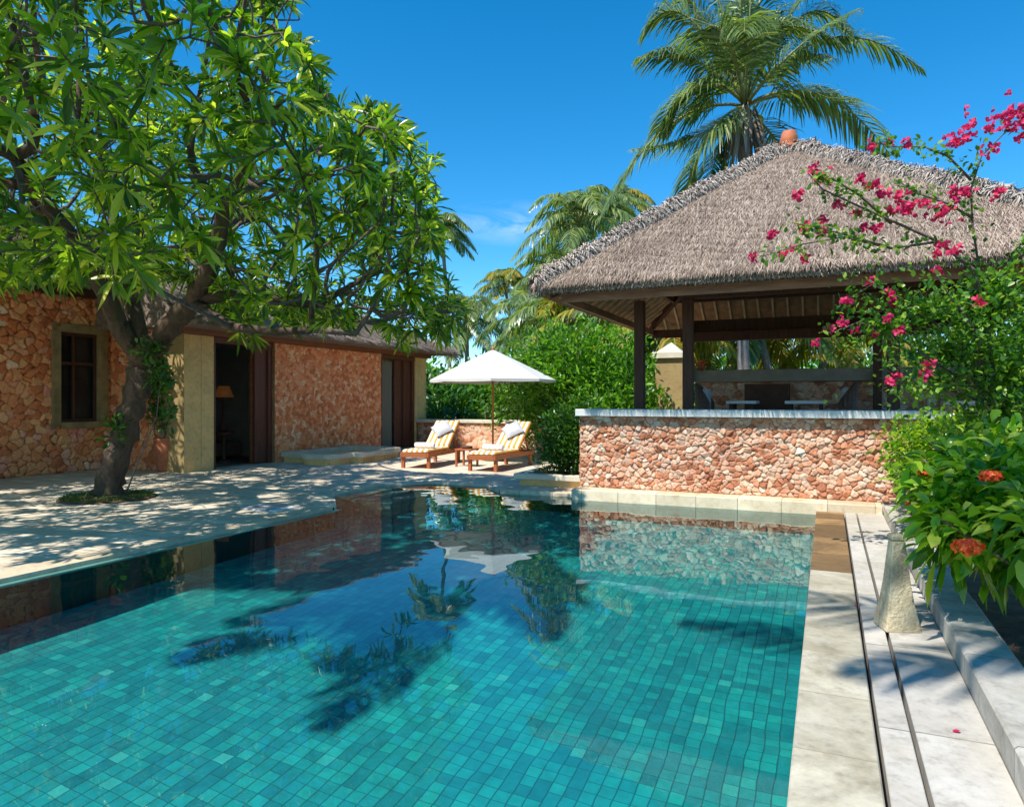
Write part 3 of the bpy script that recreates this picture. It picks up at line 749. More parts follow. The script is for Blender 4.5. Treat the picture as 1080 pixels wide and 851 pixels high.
for (x, y), (ax, ay) in (((X0, Y0), (AX0, AY)), ((X1, Y0), (AX1, AY)), ((X1, Y1), (AX1, AY)), ((X0, Y1), (AX0, AY))):
    MB().bar((x+(ax-x)*.06, y+(ay-y)*.06, ZB+.02), (ax, ay, AZ-.55), .09, .12).build('hip_rafter', M['wood_dark'], pv)
for f in (.3, .52, .72):
    xa = X0+(AX0-X0)*f; xb = X1+(AX1-X1)*f; ya = Y0+(AY-Y0)*f; yb = Y1+(AY-Y1)*f; z = ZB+(AZ-.45-ZB)*f-.10
    q = MB()
    for p_, q_ in (((xa, ya), (xb, ya)), ((xa, yb), (xb, yb)), ((xa, ya), (xa, yb)), ((xb, ya), (xb, yb))): q.bar((*p_, z), (*q_, z), .07, .08)
    q.build('purlin', M['wood_dark'], pv)
FX0, FX1, FY0, FY1 = X0+.30, X1-.30, Y0+.30, Y1-.35
MB().box(FX0, FX1, FY0, FY0+.05, 2.84, 2.955).build('fascia', M['wood_fascia'], pv)
MB().box(FX0, FX1, FY1, FY1+.05, 2.78, 2.955).build('fascia', M['wood_dark'], pv)
MB().box(FX0-.002, FX0+.048, FY0+.052, FY1-.002, 2.84, 2.952).build('fascia', M['wood_fascia'], pv)
MB().box(FX1-.05, FX1, FY0+.052, FY1-.002, 2.84, 2.952).build('fascia', M['wood_fascia'], pv)
def post(x, y, w_=.14, z0=.65, z1=3.0):
    return MB().box(x-w_/2, x+w_/2, y-w_/2, y+w_/2, z0, z1, .008).build('post', M['wood_dark'], pv)
post(-2.68, 10.85, .15); post(-1.95, 10.95, .15); post(.83, 10.95, .15); post(2.4, 10.9, .15)
post(-2.55, 14.35, .16); post(.83, 14.35, .14); post(2.4, 14.35, .16)
MB().box(-2.05, 2.5, 10.87, 11.02, 3.0, 3.15).build('beam', M['wood_dark'], pv)
MB().box(-2.7, 2.55, 14.28, 14.44, 2.62, 2.80).build('beam', M['wood_dark'], pv)
MB().box(-2.62, 2.5, 14.45, 14.55, 2.80, 3.05).build('beam', M['wood_dark'], pv)
MB().bar((-2.0, 11.0, 3.07), (-2.6, 14.3, 2.9), .12, .12).build('beam', M['wood_dark'], pv)
MB().box(-3.35, 3.0, 10.61, 15.0, -.05, .65).build('floor', M['sill_grey'], pv)
# rear half wall, its counter shelf, furniture
rw = thing('rear_rubble_wall', 'shaded rubble half wall at the back of the pavilion under a dark slab', 'wall', (0, 14.7, .65))
rubble('rubble_face', (-2.45, 14.66, .66), (1, 0, 0), (0, 0, 1), (0, -1, 0), 4.85, 1.15, .11, .02, .03, M['barstone'], rw, seed=9)
MB().box(-2.45, 2.4, 14.665, 14.95, .655, 1.80).build('core', M['limestone'], rw)
MB().box(-2.5, 2.45, 14.45, 15.0, 1.815, 2.05, .01).build('slab', M['sill_grey'], rw)
tb = MB().box(-1.45, -.65, 14.1, 14.44, .655, 1.76).build('dark_cabinet', M['darkpanel']); tag(tb, 'dark wooden cabinet against the rear wall inside the pavilion', 'cabinet')
def dining_table(x, y, w_, label):
    t = thing('bar_table', label, 'table', (x, y, .65), 'white topped tables in the pavilion')
    MB().box(x-w_/2, x+w_/2, y-.35, y+.35, 1.39, 1.44, .008).build('tabletop', M['white'], t)
    for sx in (-1, 1):
        for sy in (-1, 1): MB().box(x+sx*(w_/2-.08)-.03, x+sx*(w_/2-.08)+.03, y+sy*.28-.03, y+sy*.28+.03, .652, 1.388).build('leg', M['darkpanel'], t)
dining_table(-1.36, 13.0, .50, 'narrow white topped table nearest the left chair in the pavilion')
dining_table(-.335, 13.0, .64, 'wide white topped table nearest the right chair in the pavilion')
def armchair(x, y, s, label):
    t = thing('rattan_chair', label, 'chair', (x, y, .65), 'rattan chairs in the pavilion')
    m = MB()   # curved back and sides
    prof = []
    for k in range(13):
        a_ = math.pi*(-.5+k/12) if s > 0 else math.pi*(.5+k/12)
        prof.append((x+.29*math.cos(a_), y+.30*math.sin(a_), .76+.35*abs(math.cos(a_))**.8))
    for k in range(12):
        p, q = prof[k], prof[k+1]
        ci = lambda v_, f: (x+(v_[0]-x)*f, y+(v_[1]-y)*f)
        a1_, b1_ = ci(p, 1), ci(q, 1); a2_, b2_ = ci(p, .86), ci(q, .86)
        zt, zu = .65+p[2], .65+q[2]
        m.add([(*a1_, .95), (*b1_, .95), (*b1_, zu), (*a1_, zt), (*a2_, .95), (*b2_, .95), (*b2_, zu), (*a2_, zt)], [(0, 1, 2, 3), (5, 4, 7, 6), (3, 2, 6, 7), (1, 0, 4, 5)])
    m.build('backrest', M['rattan'], t, True)
    MB().box(x-.26, x+.26, y-.27, y+.27, .97, 1.06, .02).build('seat', M['rattan'], t)
    MB().box(x+s*.10-.05, x+s*.10+.06, y-.2, y+.2, 1.062, 1.66, .03).build('cushion', M['pillow'], t)
    for sx in (-1, 1):
        for sy in (-1, 1): MB().box(x+sx*.2-.02, x+sx*.2+.02, y+sy*.2-.02, y+sy*.2+.02, .652, .968).build('leg', M['rattan'], t)
armchair(-1.85, 12.7, -1, 'dark rattan chair with grey cushion left of the tables')
armchair(.17, 12.7, 1, 'dark rattan chair with grey cushion right of the tables')
t = thing('flower_bowl', 'small bowl of red flowers on the dark slab of the pavilion', 'bowl', (-2.35, 14.65, 2.05))
MB().lathe((-2.35, 14.65, 2.052), [(.05, 0), (.10, .05), (.12, .09), (.10, .095)], 14).build('bowl', M['terracotta'], t, True)
V_, F_ = blob_leaves([(-2.35, 14.65, 2.19, .13, .1, .07)], 90, .05, .03, 31); np_mesh('flower', V_, F_, M['redflower'], t)
# gate pillar seen through the pavilion
t = thing('stone_gatepost', 'ochre stone gatepost with a capped top beyond the pavilion', 'gatepost', (-3.45, 17.1, 0))
MB().box(-3.77, -3.13, 16.8, 17.4, -.05, 2.45).build('shaft', M['ochre'], t)
MB().box(-3.85, -3.05, 16.72, 17.48, 2.455, 2.60, .02).build('cap', M['limestone'], t)
m = MB(); m.add([(-3.75, 16.8, 2.602), (-3.15, 16.8, 2.602), (-3.15, 17.4, 2.602), (-3.75, 17.4, 2.602), (-3.45, 17.1, 2.85)], [(3, 2, 1, 0), (0, 1, 4), (1, 2, 4), (2, 3, 4), (3, 0, 4)]); m.build('peak', M['limestone'], t)

# ------------------------------------------------------------------ house
hs_ = thing('stone_house', 'long low stone villa with thatched roof and dark wooden doors', 'house', (-13, 12, 0))
HX = -11.7; WX = -13.9; CZ = 2.78
rubble('rubble_wall', (HX, 12.6, 0), (0, 1, 0), (0, 0, 1), (1, 0, 0), 4.25, CZ, .085, .013, .035, M['facadestone'], hs_, seed=41, asp=1.1)
MB().box(HX-.3, HX-.005, 12.6, 16.85, -.05, CZ).build('wall_core', M['core'], hs_)
rubble('rubble_wall', (WX, 2.0, 0), (0, 1, 0), (0, 0, 1), (1, 0, 0), 8.1, 3.55, .155, .019, .07, M['housestone'], hs_, seed=42, holes=[(6.88, 7.98, .93, 2.93)], asp=1.1)
m = MB(); m.box(WX-.3, WX-.005, 2, 8.9, -.05, 3.55); m.box(WX-.3, WX-.005, 9.96, 10.1, -.05, 3.55); m.box(WX-.3, WX-.005, 8.902, 9.958, -.05, .93); m.box(WX-.3, WX-.005, 8.902, 9.958, 2.93, 3.55)
m.build('wall_core', M['core'], hs_)
rubble('rubble_wall', (WX, 10.1, 0), (1, 0, 0), (0, 0, 1), (0, -1, 0), 1.5, 3.3, .17, .024, .04, M['housestone'], hs_, seed=43, asp=1.1)
MB().box(WX, -12.4, 10.105, 10.4, -.05, 3.3).build('wall_core', M['core'], hs_)
MB().box(-12.4, HX, 10.08, 10.83, -.05, CZ).build('pillar', M['ochre'], hs_, False, .01)
MB().box(-12.2, HX, 18.7, 19.35, -.05, CZ).build('pillar', M['ochre'], hs_, False, .01)
# window
wf = MB()
ya, yb, za, zb = 8.83, 10.0, .88, 2.98; k = .17
wf.box(WX-.2, WX+.09, ya+.08, ya+k, za+.06, zb-.06); wf.box(WX+.0, WX+.092, ya, ya+.079, za, zb); wf.box(WX-.2, WX+.09, yb-k, yb-.06, za+.06, zb-.06); wf.box(WX+.0, WX+.092, yb-.059, yb, za, zb); wf.box(WX-.2, WX+.088, ya+k, yb-k, zb-k, zb-.002); wf.box(WX-.2, WX+.12, ya+k, yb-k, za+.002, za+.13)
wn = wf.build('window', M['mosswood'], hs_, False, .006)
m = MB(); fy0, fy1, fz0, fz1 = ya+k, yb-k, za+.13, zb-k
for y in (fy0+.02, (fy0+fy1)/2-.1, fy1-.05): m.box(WX-.10, WX-.05, y, y+.05, fz0, fz1)
for z in (fz0, (fz0+fz1)/2+.25, fz1-.06): m.box(WX-.098, WX-.052, fy0, fy1, z, z+.06)
m.build('window_frame', M['wood_dark'], wn)
MB().box(WX-.16, WX-.14, fy0, fy1, fz0, fz1).build('pane', M['glass'], wn)
# doors
dr = MB()
dr.box(HX-.22, HX-.08, 10.832, 10.95, 0, CZ-.12); dr.box(HX-.22, HX-.08, 12.48, 12.598, 0, CZ-.12); dr.box(HX-.22, HX-.06, 10.832, 12.598, CZ-.12, CZ)
d1 = dr.build('door_frame', M['wood_door'], hs_)
MB().box(HX-.20, HX-.14, 12.12, 12.478, .02, CZ-.125).build('door_panel', M['wood_door'], d1)
MB().box(HX-.26, HX-.215, 12.08, 12.2, .02, CZ-.125).build('door_panel', M['wood_red'], d1)
dr = MB()
dr.box(HX-.22, HX-.04, 16.852, 16.97, 0, CZ-.12); dr.box(HX-.22, HX-.04, 18.58, 18.698, 0, CZ-.12); dr.box(HX-.22, HX-.02, 16.852, 18.698, CZ-.12, CZ)
d2 = dr.build('door_frame', M['wood_door'], hs_)
MB().box(HX-.18, HX-.12, 17.7, 18.578, .02, CZ-.125).build('door_panel', M['wood_door'], d2)
MB().box(HX-.08, HX-.05, 18.1, 18.15, .02, CZ-.125).build('door_panel', M['wood_door'], d2)
MB().box(HX-.17, HX-.155, 16.972, 17.698, .05, CZ-.125).build('glass_pane', M['glass'], d2)
m = MB(); m.box(HX-.14, HX-.11, 17.05, 17.55, .1, CZ-.2); m.build('curtain', M['curtain'], d2)
# interior shell
m = MB(); m.box(-15.2, -15.1, 10.4, 19.3, -.04, 3.0); m.box(-15.1, HX-.3, 13.6, 13.7, 0, 3.0); m.box(-15.1, -12.42, 10.41, 10.5, 0, 3.0); m.box(-15.1, HX-.3, 19.2, 19.3, 0, 3.0)
m.build('inner_wall', M['plaster'], hs_)
MB().box(-15.1, HX-.23, 10.5, 19.2, -.04, .012).build('inner_floor', M['sofa'], hs_)
MB().box(-15.1, HX-.31, 10.5, 19.19, 2.80, 2.84).build('ceiling', M['plaster'], hs_)
# fascia beams
MB().box(HX-.05, HX+.10, 10.0, 19.5, CZ+.005, CZ+.135).build('beam', M['wood_red'], hs_)
MB().box(WX-.05, WX+.12, 2, 10.0, 3.56, 3.70).build('beam', M['wood_dark'], hs_)
# thatched roof: eave line, slope up to a ridge, hipped end
EX, EZ, RX, RZ = -10.92, 2.93, -15.2, 4.75
YA, YB, YR = 9.75, 19.95, 17.2
vb = [(EX, YA, EZ-.03), (EX, YB, EZ-.03), (RX-4.2, YB, EZ-.03), (RX-4.2, YA, EZ-.03)]
vt = [(x, y, EZ+.05) for x, y, z in vb]
m = MB(); m.add(vb+vt+[(RX, YA, RZ), (RX, YR, RZ)], [(0, 1, 5, 4), (1, 2, 6, 5), (3, 0, 4, 7), (4, 5, 9, 8), (5, 6, 9), (6, 7, 8, 9), (4, 8, 7), (0, 3, 2, 1)])
rf = m.build('roof', M['thatchbase'], hs_)
thatch('straw', [((EX, YA, EZ+.06), (EX, YB, EZ+.06), (RX, YR, RZ+.01), (RX, YA, RZ+.01)), ((EX, YB, EZ+.06), (RX-4.2, YB, EZ+.06), (RX, YR, RZ), (RX, YR, RZ))], [26000, 6000], rf, 51, 1.6)
eave_fringe('eave_straw', (EX, YA, EZ-.03), (EX, YB, EZ-.03), 6000, rf, 52, .08, (1, 0, 0))
eave_fringe('eave_straw', (EX, YB, EZ-.03), (EX-4, YB, EZ-.03), 1200, rf, 53, .08, (0, 1, 0))
ridge_roll('ridge_straw', [(EX, YB, EZ+.05), (RX, YR, RZ)], .12, 2200, rf, 54, .35)
ridge_roll('ridge_straw', [(RX, YR, RZ), (RX, YA, RZ)], .14, 2500, rf, 55, .35)
m = MB(); vb = [(-13.15, 1.5, 3.72), (-13.15, 9.9, 3.72), (-18, 9.9, 3.72), (-18, 1.5, 3.72)]; vt = [(x, y, 3.88) for x, y, z in vb]
m.add(vb+vt+[(-16, 2, 5.1), (-16, 9.9, 5.1)], [(0, 1, 5, 4), (1, 2, 6, 5), (2, 3, 7, 6), (3, 0, 4, 7), (4, 5, 9, 8), (6, 7, 8, 9), (5, 6, 9), (7, 4, 8), (0, 3, 2, 1)])
rf2 = m.build('roof', M['thatchbase'], hs_)
thatch('straw', [((-13.15, 1.5, 3.89), (-13.15, 9.9, 3.89), (-16, 9.9, 5.11), (-16, 2, 5.11))], [14000], rf2, 56, 1.6)
eave_fringe('eave_straw', (-13.15, 1.5, 3.72), (-13.15, 9.9, 3.72), 3500, rf2, 57, .16, (1, 0, 0))
# things inside
t = thing('sofa', 'low brown sofa with cushions in the dim doorway of the villa', 'sofa', (-13.4, 12.3, 0))
MB().box(-14.4, -13.4, 11.3, 13.3, .1, .42, .03).build('seat', M['sofa'], t); MB().box(-14.7, -14.42, 11.3, 13.3, .1, .85, .04).build('backrest', M['sofa'], t)
MB().box(-14.3, -14.1, 11.7, 12.2, .43, .8, .04).build('cushion', M['pillow'], t); MB().box(-14.28, -14.1, 12.4, 12.8, .43, .8, .04).build('cushion', M['pillow'], t)
t = thing('table_lamp', 'small lit table lamp with amber shade inside the villa door', 'lamp', (-13.0, 11.4, 0))
LP = P(236, 413, 16.4)
MB().lathe((LP.x, LP.y, 0), [(.16, 0.012), (.16, .05), (.05, .08), (.05, .62), (.25, .65), (.25, .70)], 16).build('side_stand', M['wood_door'], t)
MB().lathe((LP.x, LP.y, .702), [(.09, 0), (.11, .12), (.05, .26), (.02, .30), (.02, LP.z-.80)], 14).build('base', M['wood_dark'], t, True)
ml, nt, bs = new_mat('lamp_glow'); bs.inputs['Base Color'].default_value = (.6, .3, .1, 1); bs.inputs['Emission Color'].default_value = (1, .36, .08, 1); bs.inputs['Emission Strength'].default_value = .03; bs.inputs['Base Color'].default_value = (.08, .035, .014, 1)
MB().lathe((LP.x, LP.y, LP.z-.13), [(.22, 0), (.12, .26)], 18).build('lamp_shade', ml, t, True)

# basin against the facade
t = thing('stone_basin', 'low notched stone basin against the rubble house wall', 'basin', (-10.8, 13.9, 0))
out_ = [(-11.66, 12.75), (-10.75, 12.75), (-10.75, 12.45), (-10.15, 12.45), (-9.95, 12.75), (-9.95, 13.2), (-9.75, 13.3), (-9.75, 14.6), (-9.95, 14.75), (-9.95, 15.2), (-10.3, 15.5), (-11.66, 15.5)]
cx_, cy_ = -10.8, 13.95
m = MB(); inn = [(cx_+(x-cx_)*.74, cy_+(y-cy_)*.8) for x, y in out_]; n = len(out_)
zt = .24
vs = [(x, y, .13) for x, y in out_]+[(x, y, zt) for x, y in out_]+[(x, y, zt) for x, y in inn]+[(x, y, .10) for x, y in inn]
fs = []
for k in range(n):
    q = (k+1) % n; fs += [(k, q, n+q, n+k), (n+k, n+q, 2*n+q, 2*n+k), (2*n+k, 2*n+q, 3*n+q, 3*n+k), (q, k, 3*n+k, 3*n+q)]
m.add(vs, fs); m.build('rim', M['limestone'], t, False, .012)
m = MB(); m.prism([(cx_+(x-cx_)*.94, cy_+(y-cy_)*.96) for x, y in out_], -.02, .128); m.build('plinth', M['ochre'], t)

# skimmer lid on the deck
t = thing('skimmer_lid', 'small pale square access cover in the deck near the pool corner', 'cover', (-6.9, 7.6, 0))
b_ = P(345, 534, 740*1.45/112)
cx_, cy_ = -6.85, 7.25
MB().box(cx_-.28, cx_+.16, cy_-.22, cy_+.25, -.01, .02, .005).build('cover', M['metal'], t)
MB().box(cx_+.2, cx_+.33, cy_-.2, cy_+.22, -.01, .016, .004).build('strip', M['palestone'], t)

# terracotta pot + climbing plant
t = thing('potted_climber', 'tall terracotta pot with leafy climber beside the ochre pillar', 'potted plant', (-12.3, 9.7, 0))
pp = P(174, 497, 740*1.45/75)
MB().lathe((pp.x, pp.y, .0), [(.13, 0), (.15, .03), (.20, .35), (.215, .55), (.19, .60), (.22, .63), (.22, .68), (.17, .69)], 20).build('pot', M['terracotta'], t, True)
lob = [(pp.x-.05, pp.y-.05, 1.15, .28, .28, .3), (pp.x-.1, pp.y-.15, 1.75, .36, .35, .45), (pp.x-.2, pp.y-.2, 2.3, .35, .35, .3)]
V_, F_ = blob_leaves(lob, 1100, .14, .06, 61, fill=.5); np_mesh('foliage', V_, F_, M['leaf_dark'], t)
twig_stems((pp.x, pp.y, .65), lob, 8, 5, .012).build('stem', M['bark_fine'], t)

# ------------------------------------------------------------------ sun loungers (built at the origin: feet at y=0, head at y=2)
def lounger():
    t = thing('sun_lounger', '', 'sun lounger', (0, 0, 0), 'wooden sun loungers on the deck')
    m = MB(); W2 = .33
    m.box(-W2, -W2+.045, 0, 2.0, .24, .33, .006); m.box(W2-.045, W2, 0, 2.0, .24, .33, .006)
    m.box(-W2+.046, W2-.046, 0, .045, .24, .33, .006); m.box(-W2+.046, W2-.046, 1.955, 2.0, .24, .33, .006)
    for k in range(12): m.box(-W2+.046, W2-.046, .08+k*.1, .15+k*.1, .30, .322)
    m.build('frame', M['wood_teak'], t)
    for x in (-W2+.035, W2-.035):
        for y in (.09, 1.80): MB().box(x-.035, x+.035, y-.035, y+.035, 0, .239, .006).build('leg', M['wood_teak'], t)
    a = R(40); ca, sa = math.cos(a), math.sin(a); py, pz = 1.22, .335
    def bk(x, s, n_): return (x, py+s*ca-n_*sa, pz+s*sa+n_*ca)
    m = MB()
    for x0, x1 in ((-W2+.05, -W2+.09), (W2-.09, W2-.05)):
        m.add([bk(x0, 0, 0), bk(x1, 0, 0), bk(x1, .82, 0), bk(x0, .82, 0), bk(x0, 0, .03), bk(x1, 0, .03), bk(x1, .82, .03), bk(x0, .82, .03)], [(3, 2, 1, 0), (4, 5, 6, 7), (0, 1, 5, 4), (1, 2, 6, 5), (2, 3, 7, 6), (3, 0, 4, 7)])
    for k in range(7):
        s0 = .05+k*.11; x0, x1 = -W2+.09, W2-.09
        m.add([bk(x0, s0, 0), bk(x1, s0, 0), bk(x1, s0+.07, 0), bk(x0, s0+.07, 0), bk(x0, s0, .02), bk(x1, s0, .02), bk(x1, s0+.07, .02), bk(x0, s0+.07, .02)], [(3, 2, 1, 0), (4, 5, 6, 7), (0, 1, 5, 4), (1, 2, 6, 5), (2, 3, 7, 6), (3, 0, 4, 7)])
    m.bar(bk(-.2, .6, -.01), (-.2, 1.92, .30), .03); m.bar(bk(.2, .6, -.01), (.2, 1.92, .30), .03)
    m.build('back_frame', M['wood_teak'], t)
    # mattress: seat + back as one padded strip
    m = MB(); prof = [(0.03+i*.06, .0) for i in range(21)]
    path = [((.03+1.17*i/14), .335, 0.0) for i in range(15)]
    vs = []; nseg = []
    def ring(o_, up_, th, w_):
        r_ = []
        for x, n_ in ((-w_, .012), (-w_-.0, th*.5), (-w_+.02, th*.92), (-w_*.5, th*1.04), (0, th*1.0), (w_*.5, th*1.04), (w_-.02, th*.92), (w_, th*.5), (w_, .012)):
            r_.append((x, o_[0]+up_[0]*n_, o_[1]+up_[1]*n_))
        return r_
    stations = []
    for i in range(15):
        y = .02+1.2*i/14; th = .075*(1 if 0 < i < 14 else .75)*(1-.1*(i % 3 == 0)); stations.append(((y, .33), (0, 1), th))
    for i in range(12):
        s = .03+.86*i/11; th = .075*(1 if i < 11 else .7)*(1-.1*(i % 3 == 0)); stations.append(((py+s*ca-.03*sa, pz+s*sa+.03*ca), (-sa, ca), th))
    for o_, up_, th in stations: m.v += ring(o_, up_, th, .30)
    for i in range(len(stations)-1):
        for k in range(8): m.f.append((i*9+k, (i+1)*9+k, (i+1)*9+k+1, i*9+k+1))
        m.f.append((i*9+8, (i+1)*9+8, (i+1)*9, i*9))
    m.f.append(tuple(range(9))); e_ = (len(stations)-1)*9; m.f.append(tuple(e_+k for k in range(8, -1, -1)))
    m.build('cushion', M['stripe'], t, True)
    return t
def pad(name, mat, sx, sy, sz, n=10):
    """soft square pillow centred at the origin, lying in xy"""
    m = MB()
    for side in (1, -1):
        b = len(m.v)
        for j in range(n+1):
            for i in range(n+1):
                u = -1+2*i/n; v = -1+2*j/n; h = (max(0, (1-u**4)*(1-v**4)))**.5
                pin = 1-.10*(1-abs(u*v))*(abs(u)**3+abs(v)**3)*.6
                m.v.append((u*sx*pin, v*sy*pin, side*sz*h))
        for j in range(n):
            for i in range(n):
                q = b+j*(n+1)+i; f = (q, q+1, q+n+2, q+n+1); m.f.append(f if side > 0 else f[::-1])
    return m.build(name, mat, None, True)
def towel_roll(L=.46, r=.058):
    m = MB()
    for dx, dz in ((0, 0),):
        m.tube([(-L/2, 0, r), (-L/2+.02, 0, r), (0, 0, r*1.02), (L/2-.02, 0, r), (L/2, 0, r)], [r*.85, r, r*1.03, r, r*.85], 18)
    for s in (-1, 1): m.lathe((0, 0, 0), [(0.001, 0), (.0012, .0001)], 3)
    return m.build('rolled_towel', M['towel'], None, True)
L1 = lounger(); L1['label'] = 'wooden sun lounger with orange striped cushion nearest the house doors'
L2 = copy_tree(L1); L2['label'] = 'wooden sun lounger with orange striped cushion nearest the planter shrub'
pw = pad('pillow', M['pillow'], .21, .21, .07); pw['category'] = 'pillow'
tw = towel_roll()
for i, (Lg, x, y, rz, what) in enumerate(((L1, -7.98, 12.70, R(7), 'the lounger nearest the house'), (L2, -6.40, 12.70, R(-1), 'the lounger nearest the planter'))):
    Lg.location = (x, y, 0); Lg.rotation_euler = (0, 0, rz)
    Mx = Matrix.Translation((x, y, 0)) @ Matrix.Rotation(rz, 4, 'Z')
    p_ = pw if i == 0 else pw.copy()
    if i: COL.objects.link(p_)
    a = R(40); s = .52; n_ = .03+.075+.06
    loc = Mx @ Vector((0, 1.22+s*math.cos(a)-n_*math.sin(a), .335+s*math.sin(a)+n_*math.cos(a)))
    p_.matrix_world = Matrix.Translation(loc) @ Matrix.Rotation(rz, 4, 'Z') @ Matrix.Rotation(a, 4, 'X') @ Matrix.Rotation(R(40), 4, 'Z')
    tag(p_, 'grey square pillow propped on '+what, 'pillow', 'grey pillows on the loungers')
    q_ = tw if i == 0 else tw.copy()
    if i: COL.objects.link(q_)
    q_.matrix_world = Mx @ Matrix.Translation((0, .55, .407))
    tag(q_, 'white rolled towel lying on '+what, 'towel', 'rolled white towels')
# little table between
t = thing('side_table', 'small dark wooden side table between the two loungers', 'side table', (-7.2, 13.7, 0))
MB().box(-7.42, -7.02, 13.45, 13.85, .36, .39, .005).build('tabletop', M['wood_teak'], t)
for sx in (-7.39, -7.05):
    for sy in (13.48, 13.82): MB().box(sx-.02, sx+.02, sy-.02, sy+.02, 0, .359).build('leg', M['wood_teak'], t)
q_ = MB().lathe((-7.22, 13.65, .392), [(.11, 0), (.13, .02), (.12, .05), (.10, .055)], 16).build('tray_bowl', M['darkpanel'], None, True); tag(q_, 'dark round bowl on the side table between the loungers', 'bowl')

# ------------------------------------------------------------------ parasol
ux, uy = -7.36, 15.25
t = thing('parasol', 'square white canvas parasol on a wooden pole between the loungers', 'parasol', (ux, uy, 0))
MB().tube([(ux, uy, 0.04), (ux, uy, 2.66)], .024, 12).build('pole', M['wood_pole'], t, True)
MB().lathe((ux, uy, 0), [(.26, 0), (.26, .06), (.06, .09), (.05, .3), (.03, .3)], 20).build('base', M['sill_grey'], t, False)
MB().lathe((ux, uy, 2.66), [(.03, 0), (.045, .03), (.02, .06), (.015, .09)], 12).build('finial', M['wood_pole'], t, True)
m = MB(); NS = 8; RR = 1.52; ztop, zrim = 2.66, 1.93; rings = 8; off_ = R(24.2)
seg = 6
for j in range(rings+1):
    f = j/rings
    for k in range(NS*seg):
        th = 2*math.pi*k/(NS*seg)+off_; ph = (k % seg)/seg
        chord = math.cos(math.pi/NS)/math.cos((ph-.5)*2*math.pi/NS)
        r_ = RR*f*chord; z = ztop-(ztop-zrim)*f**1.04 - .05*f*f*math.sin(math.pi*ph)*(1-f) + (.05*math.sin(math.pi*ph) if f > .99 else 0)*0
        m.v.append((ux+r_*math.cos(th), uy+r_*math.sin(th), z))
nn = NS*seg
for j in range(rings):
    for k in range(nn): m.f.append((j*nn+k, j*nn+(k+1) % nn, (j+1)*nn+(k+1) % nn, (j+1)*nn+k))
b = len(m.v)   # short valance
for k in range(nn):
    x, y, z = m.v[rings*nn+k]; m.v.append((ux+(x-ux)*1.0, uy+(y-uy)*1.0, z-.055-.012*math.sin(math.pi*(k % seg)/seg)))
for k in range(nn): m.f.append((rings*nn+k, rings*nn+(k+1) % nn, b+(k+1) % nn, b+k))
cn = m.build('canopy', M['canvas'], t); sld = cn.modifiers.new('thick', 'SOLIDIFY'); sld.thickness = .006
for k in range(NS):
    th = 2*math.pi*k/NS+off_; c_, s_ = math.cos(th), math.sin(th)
    q = MB(); q.bar((ux+.04*c_, uy+.04*s_, ztop-.07), (ux+1.44*c_, uy+1.44*s_, zrim-.0), .022, .03); q.bar((ux+.03*c_, uy+.03*s_, 1.92), (ux+.7*c_, uy+.7*s_, 2.22), .016, .02)
    q.build('rib', M['wood_pole'], t)

# ------------------------------------------------------------------ frangipani tree
def colonize(start, parents, attr, step=.22, infl=2.5, kill=.32, iters=140, bias=None):
    nodes = [np.array(p, float) for p in start]; par = list(parents); A = np.array(attr, float); alive = np.ones(len(A), bool)
    near = np.full(len(A), 1e9); idx = np.zeros(len(A), int)
    for i, p in enumerate(nodes):
        d = np.linalg.norm(A-p, axis=1); c_ = d < near; near[c_] = d[c_]; idx[c_] = i
    r = np.random.default_rng(5)
    for it in range(iters):
        act = alive & (near < infl)
        if not act.any(): break
        new = []
        for i in np.unique(idx[act]):
            s_ = act & (idx == i); v = unit(A[s_]-nodes[i]).sum(0)+r.normal(0, .12, 3)
            l = np.linalg.norm(v)
            if l < 1e-6: continue
            new.append((i, nodes[i]+v/l*step))
        ok = False
        for i, p in new:
            d = np.linalg.norm(A-p, axis=1)
            if any(np.linalg.norm(p-nodes[c2]) < step*.3 for c2 in range(max(0, len(nodes)-60), len(nodes))): continue
            nodes.append(p); par.append(i); c_ = d < near; near[c_] = d[c_]; idx[c_] = len(nodes)-1; ok = True
        alive &= ~(near < kill)
        if not ok: break
    return np.array(nodes), par
def tree_mesh(nodes, par, rtip, expo=2.3, rmax=None, n_sides=None):
    n = len(nodes); ch = [[] for _ in range(n)]
    for i, p in enumerate(par):
        if p >= 0: ch[p].append(i)
    rad = np.zeros(n)
    for i in range(n-1, -1, -1):
        rad[i] = rtip if not ch[i] else (sum(rad[c_]**expo for c_ in ch[i]))**(1/expo)
    if rmax: rad = np.minimum(rad, rmax)
    return ch, rad
base = Vector((-9.70, 7.02, 0))
D0 = 10.4
tr_px = [(113, 524, D0, .25), (117, 506, D0, .19), (124, 480, D0, .17), (133, 450, D0, .165), (142, 420, D0, .17), (148, 395, D0, .185), (150, 378, D0, .19)]
start = [tuple(P(a_, b_, d_)) for a_, b_, d_, r_ in tr_px]; par0 = [-1]+list(range(len(start)-1)); trad = {i: q[3] for i, q in enumerate(tr_px)}
def limb(frm, pts):
    last = frm
    for (a_, b_, d_, r_) in pts:
        start.append(tuple(P(a_, b_, d_))); par0.append(last); last = len(start)-1; trad[last] = r_
fork = len(tr_px)-1
limb(fork, [(128, 350, 10.2, .14), (115, 318, 10.0, .12), (98, 285, 9.7, .11), (78, 252, 9.3, .10), (55, 225, 8.9, .09), (35, 195, 8.4, .08), (15, 165, 7.9, .07)])
limb(fork, [(146, 352, 10.4, .13), (140, 320, 10.5, .11), (128, 285, 10.7, .10), (122, 250, 10.9, .09), (118, 215, 11.1, .08)])
limb(fork, [(166, 360, 10.2, .16), (185, 338, 10.0, .15), (203, 318, 9.8, .13), (218, 290, 9.5, .11), (230, 255, 9.1, .10), (238, 215, 8.7, .08)])
i_r = len(start)-4
